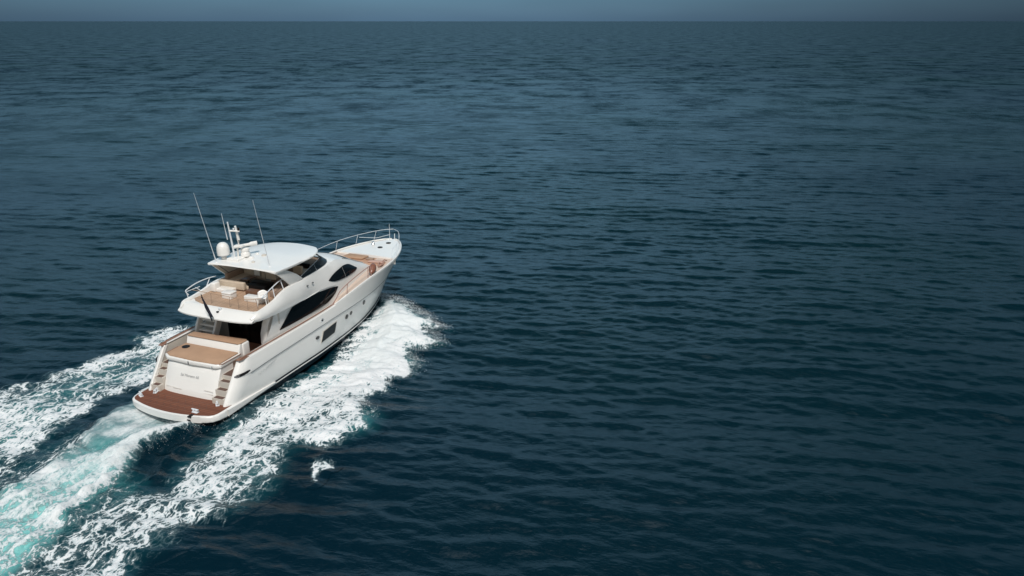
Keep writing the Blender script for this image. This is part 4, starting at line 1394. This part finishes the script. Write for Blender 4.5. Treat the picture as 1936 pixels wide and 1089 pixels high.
def wake_fields(u, v):
    """foam cover, aeration (turquoise) and height of the disturbed water"""
    wob = (fbm(u * 0.55, v * 0.55, 3, 4) - 0.5) * 1.9 + (fbm(u * 1.9, v * 1.9, 9, 3) - 0.5) * 0.9
    s = poly_sd(u, v, STB); c = poly_sd(u, v, CORE); p = poly_sd(u, v, PRT); r = poly_sd(u, v, ROO); mi = poly_sd(u, v, MIST)
    # streak coordinates: thrown out and aft from the hull
    big = fbm(u * 0.28, v * 0.42, 21, 3)
    lit = fbm((u + v * 0.55) * 0.55, (v - u * 0.1) * 1.7, 33, 4)
    # edge profiles: crisp outside, fading towards the hull
    out_s = smooth01(s + wob * 0.9, -0.45, 1.0)
    foam_s = out_s * (0.47 + 0.38 * big + 0.40 * (lit - 0.5))
    edge = np.exp(-((s - 0.7) / 0.7) ** 2) * smooth01(v, 4.5, 6.5)
    foam_s += 0.16 * edge * out_s
    foam_s += 0.16 * out_s * smooth01(u, -3, 5)
    # the outer half thins to lace, the inner strip by the hull is milky
    foam_s *= 1 - 0.20 * smooth01(v, 5.5, 8) * (1 - smooth01(u, 6, 12)) * smooth01(fbm(u * 0.5, v * 0.5, 95, 3), 0.35, 0.6)
    foam_s *= 1 - 0.45 * (1 - smooth01(v, 2.9, 4.0)) * (1 - smooth01(u, 8, 12))
    core = smooth01(c + wob * 0.55, -0.2, 1.3)
    foam_s = np.maximum(foam_s, core * (0.74 + 0.5 * (lit - 0.42) + 0.30 * smooth01(u, 8, 13)))
    foam_s *= 1 - 0.12 * smooth01(-u, 4, 12)
    out_p = smooth01(p + wob * 0.9, -0.4, 1.1)
    foam_p = out_p * (0.29 + 0.48 * big + 0.30 * (lit - 0.5))
    foam_p += 0.12 * np.exp(-((p - 0.8) / 0.8) ** 2) * out_p
    out_r = smooth01(r + wob * 0.45, -0.1, 0.8)
    d1, t1 = line_d(u, v, RIDGE1); d2, t2 = line_d(u, v, RIDGE2); d3, t3 = line_d(u, v, RIDGE3)
    aft = smooth01(-u, 0.5, 9)
    w1 = 0.42 + 1.0 * aft
    g1 = np.exp(-(d1 / w1) ** 2); g2 = np.exp(-(d2 / (0.5 + 0.5 * aft)) ** 2); g3 = np.exp(-(d3 / (0.5 + 0.6 * aft)) ** 2) * smooth01(-u, 3.0, 5.5)
    streak = fbm(u * 0.5, v * 2.6, 41, 4)
    foam_r = out_r * (0.28 + 0.66 * g1 * (1 - 0.55 * aft) + 0.28 * g2 + 0.30 * g3 + 0.75 * (streak - 0.5) * (0.4 + 0.6 * aft) + 0.45 * (big - 0.5))
    mist = smooth01(mi + wob * 0.3, -0.3, 1.0)
    foam_r = np.maximum(foam_r, mist * (0.62 + 0.5 * (streak - 0.5)))
    # a thin lace skirt close along the hull
    hullgap = smooth01(v, 2.3, 2.7) * (1 - smooth01(v, 2.9, 3.4)) * smooth01(u, -0.5, 1.0) * (1 - smooth01(u, 7, 10))
    lace = hullgap * (0.30 + 0.5 * (fbm(u * 2.2, v * 5, 51, 3) - 0.4))
    gp = smooth01(poly_sd(u, v, [(-2.2, -3.4), (-4.4, 3.2), (-6.0, 4.5), (-26, 6), (-26, -7), (-8, -4.0)]), -0.6, 1.2)
    foam_g = gp * (0.36 + 0.55 * (fbm(u * 0.45, v * 0.6, 87, 4) - 0.5) + 0.25 * (lit - 0.5))
    foam = np.clip(np.maximum.reduce([foam_s, foam_p, foam_r, foam_g, lace]), 0, 1)
    # aerated water: everywhere the foam has passed, strongest behind the propellers
    air_s = smooth01(s + 0.9, 0, 2.0) * (0.26 + 0.55 * (big - 0.35)) + 0.45 * core
    air_p = smooth01(p + 0.3, 0, 2.5) * (0.30 + 0.45 * (big - 0.35))
    air_r = smooth01(r + wob * 0.3, 0, 1.2) * (0.64 + 0.40 * g1 + 0.3 * g3 + 0.6 * (big - 0.45)) * (0.75 + 0.40 * aft)
    air = np.clip(np.maximum.reduce([air_s, air_p, air_r, gp * (0.30 + 0.6 * (big - 0.45))]), 0, 1)
    # heights
    fade_in = smooth01(-u, -1.0, 1.5)
    h = 0.62 * g1 * fade_in * (1 - 0.45 * aft) * (0.8 + 0.5 * (streak - 0.5)) + 0.34 * g2 * fade_in + 0.20 * g3
    h += out_r * (0.55 * (streak - 0.5) + 0.22 * (fbm(u * 0.8, v * 1.6, 91, 3) - 0.5)) * smooth01(-u, 0.5, 5) + 0.10 * out_r * fade_in
    h -= 0.28 * np.exp(-((v + 0.4) / 1.6) ** 2) * np.exp(-((u + 0.2) / 1.3) ** 2)
    h -= 0.14 * np.exp(-(np.maximum(0, -(poly_sd(u, v, [(0.5, 3.6), (-1.4, 3.6), (-4.6, 4.2), (-5.2, 3.0), (-4.0, 2.4), (-2.5, 1.9), (0.2, 2.4)]))) / 0.7) ** 2)
    bow = smooth01(c + wob * 0.3, 0, 2.2) * smooth01(u, 8.5, 14.5)
    h += bow * (0.55 + 0.5 * (fbm(u * 0.7, v * 0.7, 61, 4) - 0.4))
    h += 0.28 * np.exp(-((s - 1.1) / 0.9) ** 2) * smooth01(v, 4, 6) * smooth01(u, -4, 6)
    bowp = smooth01(p, 0, 2.0) * smooth01(u, 9, 15)
    h += bowp * 0.5
    h += foam * 0.10 * (fbm(u * 2.3, v * 2.3, 71, 4) - 0.35)
    sup = np.maximum.reduce([s, p, r, c]) + 0.9
    soft = np.clip(out_r * smooth01(r, 0.0, 1.0) * (0.45 + 0.55 * np.maximum(g1, g2)) * (1 - 0.62 * smooth01(-u, 2.5, 8)) + mist + 0.75 * core * smooth01(u, 6, 12), 0, 1)
    return foam, air, h, sup, soft

# ---- water and foam materials
def water_nodes(nt, coord, with_foam):
    N = nt.nodes; Lk = nt.links
    b = N['Principled BSDF']
    b.inputs['IOR'].default_value = 1.333
    tc = N.new("ShaderNodeTexCoord")
    geo = N.new("ShaderNodeNewGeometry")
    def mth(op, a, b_=None, c=None):
        n = N.new("ShaderNodeMath"); n.operation = op
        for i, q in enumerate((a, b_, c)):
            if q is None: continue
            if isinstance(q, (int, float)): n.inputs[i].default_value = q
            else: Lk.new(q, n.inputs[i])
        return n.outputs[0]
    def noise(vec, scale, detail, rough=0.55, dist=0.0, sx=(1, 1, 1), rot=0.0):
        mp = N.new("ShaderNodeMapping"); mp.vector_type = 'TEXTURE'; mp.inputs['Scale'].default_value = tuple(1.0 / q for q in sx); mp.inputs['Rotation'].default_value = (0, 0, rot)
        Lk.new(vec, mp.inputs[0])
        n = N.new("ShaderNodeTexNoise"); n.inputs['Scale'].default_value = scale; n.inputs['Detail'].default_value = detail
        n.inputs['Roughness'].default_value = rough; n.inputs['Distortion'].default_value = dist
        Lk.new(mp.outputs[0], n.inputs['Vector'])
        return n.outputs['Fac']
    pos = geo.outputs['Position']
    # waves too small to draw at a distance act as roughness there
    ln = N.new("ShaderNodeVectorMath"); ln.operation = 'LENGTH'; Lk.new(pos, ln.inputs[0])
    rg = N.new("ShaderNodeMapRange"); rg.interpolation_type = 'SMOOTHSTEP'
    rg.inputs['From Min'].default_value = 30; rg.inputs['From Max'].default_value = 420
    rg.inputs['To Min'].default_value = 0.16; rg.inputs['To Max'].default_value = 0.40
    Lk.new(ln.outputs['Value'], rg.inputs['Value'])
    rough = rg.outputs[0]
    # ripples: short crests lying across the wind, three sizes
    r1 = noise(pos, 0.22, 3, 0.5, 0.3, (1.0, 2.6, 0.2), R_(-13))
    r2 = noise(pos, 0.85, 4, 0.55, 0.4, (1.0, 2.4, 0.2), R_(-8))
    r3 = noise(pos, 3.2, 4, 0.6, 0.3, (1.0, 2.0, 0.2), R_(-18))
    r0 = noise(pos, 0.022, 8, 0.5, 0.2, (1.0, 1.8, 0.2), R_(-14))
    gust = noise(pos, 0.02, 3, 0.6, 0.5, (1.0, 2.0, 0.2), R_(12))
    ridge = lambda n: mth('SUBTRACT', 1.0, mth('ABSOLUTE', mth('MULTIPLY_ADD', n, 2.0, -1.0)))
    small = mth('ADD', mth('MULTIPLY', ridge(r2), 0.024), mth('MULTIPLY', r3, 0.026))
    small = mth('MULTIPLY', small, mth('MULTIPLY_ADD', gust, 1.6, 0.25))
    hsum = mth('ADD', mth('ADD', mth('MULTIPLY', ridge(r1), 0.05), mth('MULTIPLY', r0, 0.50)), small)
    bp_ = N.new("ShaderNodeBump"); bp_.inputs['Strength'].default_value = 1.0; bp_.inputs['Distance'].default_value = 1.0
    Lk.new(hsum, bp_.inputs['Height'])
    # colour of the water body, drifting between navy and green over tens of metres
    drift = noise(pos, 0.018, 3, 0.5, 0.0)
    mr = N.new("ShaderNodeMapRange"); mr.inputs['From Min'].default_value = 0.35; mr.inputs['From Max'].default_value = 0.65
    Lk.new(drift, mr.inputs['Value'])
    body = N.new("ShaderNodeMix"); body.data_type = 'RGBA'
    body.inputs['A'].default_value = (0.0007, 0.0108, 0.0205, 1); body.inputs['B'].default_value = (0.0008, 0.0135, 0.0180, 1)
    Lk.new(mr.outputs[0], body.inputs['Factor'])
    if not with_foam:
        Lk.new(body.outputs['Result'], b.inputs['Base Color'])
        Lk.new(bp_.outputs[0], b.inputs['Normal'])
        Lk.new(rough, b.inputs['Roughness'])
        st = noise(pos, 0.10, 9, 0.80, 0.10, (0.75, 0.75, 0.2), R_(-4))  # streaks painted in body colour stand in for wave faces reflecting less sky
        sm_ = N.new("ShaderNodeMapRange"); sm_.interpolation_type = 'SMOOTHSTEP'
        sm_.inputs['From Min'].default_value = 0.42; sm_.inputs['From Max'].default_value = 0.64
        Lk.new(st, sm_.inputs['Value'])
        fd = N.new("ShaderNodeMapRange"); fd.interpolation_type = 'SMOOTHSTEP'
        fd.inputs['From Min'].default_value = 40; fd.inputs['From Max'].default_value = 260
        fd.inputs['To Min'].default_value = 0.12; fd.inputs['To Max'].default_value = 0.85
        Lk.new(ln.outputs['Value'], fd.inputs['Value'])
        body_s = N.new("ShaderNodeBsdfDiffuse")
        Lk.new(body.outputs['Result'], body_s.inputs['Color'])
        mxs = N.new("ShaderNodeMixShader")
        Lk.new(mth('MULTIPLY', sm_.outputs[0], fd.outputs[0]), mxs.inputs[0])
        Lk.new(b.outputs[0], mxs.inputs[1]); Lk.new(body_s.outputs[0], mxs.inputs[2])
        Lk.new(mxs.outputs[0], N['Material Output'].inputs[0])
        return
    fa = N.new("ShaderNodeAttribute"); fa.attribute_name = "foam"
    aa = N.new("ShaderNodeAttribute"); aa.attribute_name = "air"
    foam, air = fa.outputs['Fac'], aa.outputs['Fac']
    ob = tc.outputs['Object']
    # warped coordinates for the lace
    wn = N.new("ShaderNodeTexNoise"); wn.inputs['Scale'].default_value = 1.1; wn.inputs['Detail'].default_value = 4
    Lk.new(ob, wn.inputs['Vector'])
    sub = N.new("ShaderNodeVectorMath"); sub.operation = 'SUBTRACT'; sub.inputs[1].default_value = (0.5, 0.5, 0.5)
    Lk.new(wn.outputs['Color'], sub.inputs[0])
    scl = N.new("ShaderNodeVectorMath"); scl.operation = 'SCALE'; scl.inputs['Scale'].default_value = 1.5
    Lk.new(sub.outputs[0], scl.inputs[0])
    add = N.new("ShaderNodeVectorMath"); add.operation = 'ADD'
    Lk.new(ob, add.inputs[0]); Lk.new(scl.outputs[0], add.inputs[1])
    flat = N.new("ShaderNodeVectorMath"); flat.operation = 'MULTIPLY'; flat.inputs[1].default_value = (0.8, 1.25, 0)
    Lk.new(add.outputs[0], flat.inputs[0])
    def cells(scale):
        vo = N.new("ShaderNodeTexVoronoi"); vo.feature = 'DISTANCE_TO_EDGE'; vo.inputs['Scale'].default_value = scale
        vo.voronoi_dimensions = '2D'
        Lk.new(flat.outputs[0], vo.inputs['Vector'])
        return vo.outputs['Distance']
    e1 = mth('SUBTRACT', 1.0, mth('MULTIPLY', cells(1.15), 3.6)); e2 = mth('SUBTRACT', 1.0, mth('MULTIPLY', cells(3.4), 3.0))
    e1 = mth('MAXIMUM', e1, 0.0); e2 = mth('MAXIMUM', e2, 0.0)
    f1 = noise(ob, 3.2, 6, 0.68, 0.5, (0.75, 1.25, 1)); f2 = noise(ob, 10.0, 5, 0.74, 0.3, (0.8, 1.3, 1))
    sa = N.new("ShaderNodeAttribute"); sa.attribute_name = "soft"
    soft = sa.outputs['Fac']
    fs = noise(ob, 1.3, 6, 0.62, 0.3, (0.45, 2.2, 1))
    hard_t = mth('ADD', mth('ADD', mth('MULTIPLY', e1, 0.17), mth('MULTIPLY', e2, 0.20)), mth('ADD', mth('MULTIPLY', f1, 0.36), mth('MULTIPLY', f2, 0.50)))
    soft_t = mth('ADD', mth('ADD', mth('MULTIPLY', fs, 0.75), 0.10), mth('ADD', mth('MULTIPLY', f1, 0.20), mth('MULTIPLY', f2, 0.12)))
    lerp = lambda a_, b_, t: mth('ADD', mth('MULTIPLY', a_, mth('SUBTRACT', 1.0, t)), mth('MULTIPLY', b_, t))
    tex = lerp(hard_t, soft_t, soft)
    # the more foam, the lower the threshold
    thr = mth('SUBTRACT', 0.97, mth('MULTIPLY', foam, 0.74))
    def sm(v, lo, hi):
        n = N.new("ShaderNodeMapRange"); n.interpolation_type = 'SMOOTHSTEP'
        n.inputs['From Min'].default_value = lo; n.inputs['From Max'].default_value = hi
        Lk.new(v, n.inputs['Value'])
        return n.outputs[0]
    exc = mth('SUBTRACT', tex, thr)
    gate = N.new("ShaderNodeMapRange"); gate.inputs['From Min'].default_value = 0.02; gate.inputs['From Max'].default_value = 0.14
    Lk.new(foam, gate.inputs['Value'])
    hard_f = mth('MAXIMUM', mth('MULTIPLY', sm(exc, 0.0, 0.07), 0.97), mth('MULTIPLY', sm(exc, -0.22, 0.14), 0.30))
    soft_f = mth('MULTIPLY', sm(exc, -0.34, 0.34), 0.95)
    fac = mth('MULTIPLY', lerp(hard_f, soft_f, soft), gate.outputs[0])
    tone = sm(mth('ADD', exc, mth('MULTIPLY', mth('SUBTRACT', f2, 0.5), 0.5)), -0.08, 0.24)
    # turquoise of the aerated water
    airf = mth('MULTIPLY', air, mth('ADD', 0.55, mth('MULTIPLY', f1, 0.9)))
    ramp = N.new("ShaderNodeValToRGB")
    r = ramp.color_ramp
    r.elements[0].position = 0.0; r.elements[0].color = (0.001, 0.010, 0.019, 1)
    r.elements[1].position = 1.0; r.elements[1].color = (0.20, 0.56, 0.54, 1)
    for p_, c_ in ((0.25, (0.004, 0.040, 0.052, 1)), (0.5, (0.035, 0.185, 0.19, 1)), (0.75, (0.085, 0.34, 0.335, 1))):
        e = r.elements.new(p_); e.color = c_
    Lk.new(airf, ramp.inputs[0])
    mixw = N.new("ShaderNodeMix"); mixw.data_type = 'RGBA'
    g2 = N.new("ShaderNodeMapRange"); g2.inputs['From Min'].default_value = 0.0; g2.inputs['From Max'].default_value = 0.12
    Lk.new(air, g2.inputs['Value'])
    Lk.new(g2.outputs[0], mixw.inputs['Factor'])
    Lk.new(body.outputs['Result'], mixw.inputs['A']); Lk.new(ramp.outputs[0], mixw.inputs['B'])
    mixf = N.new("ShaderNodeMix"); mixf.data_type = 'RGBA'
    Lk.new(fac, mixf.inputs['Factor']); Lk.new(mixw.outputs['Result'], mixf.inputs['A'])
    mixt = N.new("ShaderNodeMix"); mixt.data_type = 'RGBA'
    mixt.inputs['A'].default_value = (0.34, 0.50, 0.53, 1);     whites = N.new("ShaderNodeMix"); whites.data_type = 'RGBA'
    whites.inputs['A'].default_value = (0.86, 0.87, 0.88, 1); whites.inputs['B'].default_value = (0.74, 0.78, 0.79, 1)
    Lk.new(soft, whites.inputs['Factor']); Lk.new(whites.outputs['Result'], mixt.inputs['B'])
    Lk.new(tone, mixt.inputs['Factor'])
    Lk.new(mixt.outputs['Result'], mixf.inputs['B'])
    Lk.new(mixf.outputs['Result'], b.inputs['Base Color'])
    Lk.new(mth('ADD', rough, mth('MULTIPLY', fac, 0.5)), b.inputs['Roughness'])
    Lk.new(mth('SUBTRACT', 0.5, mth('MULTIPLY', fac, 0.35)), b.inputs['Specular IOR Level'])
    fb = N.new("ShaderNodeBump"); fb.inputs['Strength'].default_value = 0.9; fb.inputs['Distance'].default_value = 0.045
    Lk.new(mth('MULTIPLY', fac, mth('ADD', mth('MULTIPLY', f1, 0.8), f2)), fb.inputs['Height'])
    Lk.new(bp_.outputs[0], fb.inputs['Normal'])
    Lk.new(fb.outputs[0], b.inputs['Normal'])

M_SEA = bpy.data.materials.new("sea_water"); M_SEA.use_nodes = True
water_nodes(M_SEA.node_tree, None, False)
M_WAKE = bpy.data.materials.new("wake_water"); M_WAKE.use_nodes = True
water_nodes(M_WAKE.node_tree, None, True)

def np_mesh(name, co, quads, m, attrs=None):
    me = bpy.data.meshes.new(name)
    me.vertices.add(len(co)); me.vertices.foreach_set('co', np.ascontiguousarray(co, dtype=np.float32).ravel())
    nq = len(quads)
    me.loops.add(nq * 4); me.loops.foreach_set('vertex_index', np.ascontiguousarray(quads, dtype=np.int32).ravel())
    me.polygons.add(nq)
    me.polygons.foreach_set('loop_start', np.arange(0, nq * 4, 4, dtype=np.int32))
    me.update(calc_edges=True)
    me.polygons.foreach_set('use_smooth', np.ones(nq, bool))
    for k, a in (attrs or {}).items():
        at = me.attributes.new(k, 'FLOAT', 'POINT'); at.data.foreach_set('value', np.ascontiguousarray(a, dtype=np.float32).ravel())
    me.materials.append(m)
    o = bpy.data.objects.new(name, me); COL.objects.link(o)
    return o

# sea sheet: rings that widen with distance, fine inside the view and coarse behind
rs = [0.0, 2.0, 4.0, 6.0, 8.0, 10.0, 12.0, 14.0]
while rs[-1] < 60000:
    r = rs[-1]
    rs.append(r + (max(0.115, 0.0026 * r) if r < 210 else (0.75 if r < 420 else r * r / (CAM_H * 770) * 0.9)))
rs = np.array(rs)
az = np.concatenate([np.arange(-58, 58, 0.098), np.linspace(58, 302, 62)[:-1]])
azr = np.radians(az)
RR, AA = np.meshgrid(rs, azr, indexing='ij')
X, Y = RR * np.sin(AA), RR * np.cos(AA)
drs = np.gradient(rs)[:, None] * np.ones_like(AA)
spac = np.maximum(drs, RR * R_(0.098))
front = (np.abs(az) < 58)[None, :] & (RR > 12)
Z = np.zeros_like(X)
Z[front] = sea_height(X[front], Y[front], spac[front])
U, V = to_uv(X, Y)
near = (U > -27) & (U < 20.5) & (V > -15) & (V < 11) & front
_, _, hw, sup, _ = wake_fields(U[near], V[near])
edge_in = smooth01(sup, 0.4, 1.2)
Z[near] += hw * smooth01(sup, 0.0, 0.6) - 0.22 * edge_in
n0, n1 = RR.shape
idx = np.arange(n0 * n1).reshape(n0, n1)
nx = np.roll(idx, -1, axis=1)
quads = np.stack([idx[:-1], idx[1:], nx[1:], nx[:-1]], -1).reshape(-1, 4)
quads = quads[n1:]      # the innermost ring closes on the point below the camera
cen = idx[1]
sea = np_mesh("sea", np.stack([X, Y, Z], -1).reshape(-1, 3), quads, M_SEA)
bm = bmesh.new(); bm.from_mesh(sea.data); bm.verts.ensure_lookup_table()
bm.faces.new([bm.verts[int(i)] for i in cen])
bm.to_mesh(sea.data); bm.free()
tag(sea, "dark blue sea with small wind waves reaching the horizon", "sea", kind="structure")

# wake sheet in the yacht's plan
WAKE_M = Matrix.Translation((BX, BY, 0)) @ Matrix.Rotation(math.pi / 2 - TH, 4, 'Z')
du = 0.066
gu, gv = np.arange(-26, 20.2, du), np.arange(-14.4, 10.6, du)
GU, GV = np.meshgrid(gu, gv, indexing='ij')
foam, air, hw, sup, soft = wake_fields(GU, GV)
WX = BX + GU * st_ + GV * ct; WY = BY + GU * ct - GV * st_
h0 = sea_height(WX, WY, np.maximum(0.117, np.hypot(WX, WY) * R_(0.098)))
GZ = h0 + hw * smooth01(sup, 0.0, 0.6) - 0.04 + 0.06 * smooth01(sup, 0.05, 0.4)
keep = sup > 0.05
idx = np.arange(GU.size).reshape(GU.shape)
q = np.stack([idx[:-1, :-1], idx[:-1, 1:], idx[1:, 1:], idx[1:, :-1]], -1).reshape(-1, 4)
kf = keep.ravel()
q = q[kf[q].all(axis=1)]
used = np.unique(q); remap = np.full(GU.size, -1); remap[used] = np.arange(len(used))
co = np.stack([GU.ravel(), -GV.ravel(), GZ.ravel()], -1)[used]
wake = np_mesh("wake", co, remap[q], M_WAKE, {"foam": foam.ravel()[used], "air": air.ravel()[used], "soft": soft.ravel()[used]})
wake.matrix_world = WAKE_M
tag(wake, "broad white and turquoise foaming wake spreading behind and beside the moving yacht", "wake", kind="stuff")

# small patch of foam on its own
pu, pv = np.arange(-3.2, 0.6, 0.05), np.arange(8.2, 11.2, 0.05)
PU, PV = np.meshgrid(pu, pv, indexing='ij')
pw = (fbm(PU * 1.5, PV * 1.5, 81, 4) - 0.5) * 0.9
ps = poly_sd(PU, PV, [(-0.35, 9.0), (-0.45, 9.75), (-0.95, 10.1), (-1.5, 9.75), (-1.75, 9.95), (-2.3, 10.15), (-1.9, 9.5), (-1.55, 9.35), (-1.1, 8.95), (-0.7, 8.75)])
pf = np.clip(smooth01(ps + pw * 0.6, -0.15, 0.3) * (0.62 + 0.6 * pw), 0, 1)
psup = ps + 0.45
PX = BX + PU * st_ + PV * ct; PY = BY + PU * ct - PV * st_
pz = sea_height(PX, PY, np.maximum(0.117, np.hypot(PX, PY) * R_(0.098))) + 0.022 + 0.10 * smooth01(ps, -0.3, 0.5)
idx = np.arange(PU.size).reshape(PU.shape)
q = np.stack([idx[:-1, :-1], idx[:-1, 1:], idx[1:, 1:], idx[1:, :-1]], -1).reshape(-1, 4)
kf = (psup > 0).ravel(); q = q[kf[q].all(axis=1)]
used = np.unique(q); remap = np.full(PU.size, -1); remap[used] = np.arange(len(used))
patch = np_mesh("foam_patch", np.stack([PU.ravel(), -PV.ravel(), pz.ravel()], -1)[used], remap[q], M_WAKE, {"foam": pf.ravel()[used], "air": 0.2 * pf.ravel()[used]})
patch.matrix_world = WAKE_M
tag(patch, "small lone patch of white foam on dark water right of the wake", "foam", kind="stuff")

# ---- spray: drops thrown off the bow wave and the wake's crests, one object
M_SPRAY = mat("spray_drops", (0.74, 0.77, 0.78), 0.6, spec=0.2)
TET = np.array([(1, 1, 1), (1, -1, -1), (-1, 1, -1), (-1, -1, 1)], float) / math.sqrt(3)
TETF = np.array([(0, 1, 2), (0, 3, 1), (0, 2, 3), (1, 3, 2)])
def scatter(n, gen, rmin, rmax):
    c = gen(n)
    r = rmin + (rmax - rmin) * rng.random(len(c)) ** 3
    q = rng.normal(size=(len(c), 3, 3)); q, _ = np.linalg.qr(q)
    pts = c[:, None, :] + (TET[None] @ q) * r[:, None, None] * np.array([1.3, 1.3, 0.9])
    return pts.reshape(-1, 3), len(c)
def water_z(u, v):
    x = BX + u * st_ + v * ct; y = BY + u * ct - v * st_
    f, a, h, s_, _ = wake_fields(u, v)
    return sea_height(x, y, np.maximum(0.117, np.hypot(x, y) * R_(0.098))) + h * smooth01(s_, 0, 0.6), f
bow_edge = np.array([(19.4, 0.3), (19.1, 1.4), (18.8, 2.6), (18.0, 3.9), (17.0, 5.2), (16.2, 6.3), (15.6, 7.4), (15.0, 6.2), (14.5, 7.3), (13.8, 8.1), (12.5, 6.9), (11.8, 6.8), (11.1, 7.9), (9.3, 8.2), (8.0, 7.4), (6.9, 8.0), (5.6, 7.3), (4.7, 7.9), (3.8, 9.1)])
def gen_bow(n):
    L = np.concatenate([[0], np.cumsum(np.linalg.norm(np.diff(bow_edge, axis=0), axis=1))])
    t = rng.random(n) ** 1.7 * L[-1]
    u = np.interp(t, L, bow_edge[:, 0]); v = np.interp(t, L, bow_edge[:, 1])
    fall = np.abs(rng.normal(size=n)) * 0.45
    k = np.clip(1 - t / L[-1], 0.15, 1)
    u = u + rng.normal(size=n) * 0.22 + 0.12 * k
    v = v + rng.normal(size=n) * 0.30 - 0.15
    z, f = water_z(u, v)
    return np.stack([u, -v, z + 0.02 + fall * 0.30 * k], -1)
def gen_crest(n):
    u = rng.uniform(-10, 1, n); s_ = rng.random(n)
    r1 = np.array(RIDGE1)[::-1]
    v = np.interp(u, r1[:, 0], r1[:, 1]) + rng.normal(size=n) * 0.45
    z, f = water_z(u, v)
    return np.stack([u, -v, z + 0.02 + np.abs(rng.normal(size=n)) * 0.13], -1)
def gen_any(n):
    u = rng.uniform(-11, 19, n); v = rng.uniform(-11, 10, n)
    z, f = water_z(u, v)
    m = (f > 0.42) & (rng.random(n) < 0.6) & ~((np.abs(v) < 2.9) & (u > -0.3))
    return np.stack([u, -v, z + 0.02 + np.abs(rng.normal(size=n)) * 0.04], -1)[m]
parts, tot = [], 0
for g, n, a, b in ((gen_bow, 9000, 0.006, 0.022), (gen_crest, 2500, 0.005, 0.016), (gen_any, 9000, 0.006, 0.028)):
    p_, c_ = scatter(n, g, a, b); parts.append(p_); tot += c_
pts = np.concatenate(parts)
fc = (TETF[None] + 4 * np.arange(tot)[:, None, None]).reshape(-1, 3)
me = bpy.data.meshes.new("spray")
me.from_pydata(pts.tolist(), [], fc.tolist())
me.materials.append(M_SPRAY)
spray = bpy.data.objects.new("spray", me); COL.objects.link(spray)
spray.matrix_world = WAKE_M
tag(spray, "white spray drops flying off the bow wave and the wake crests", "spray", kind="stuff")
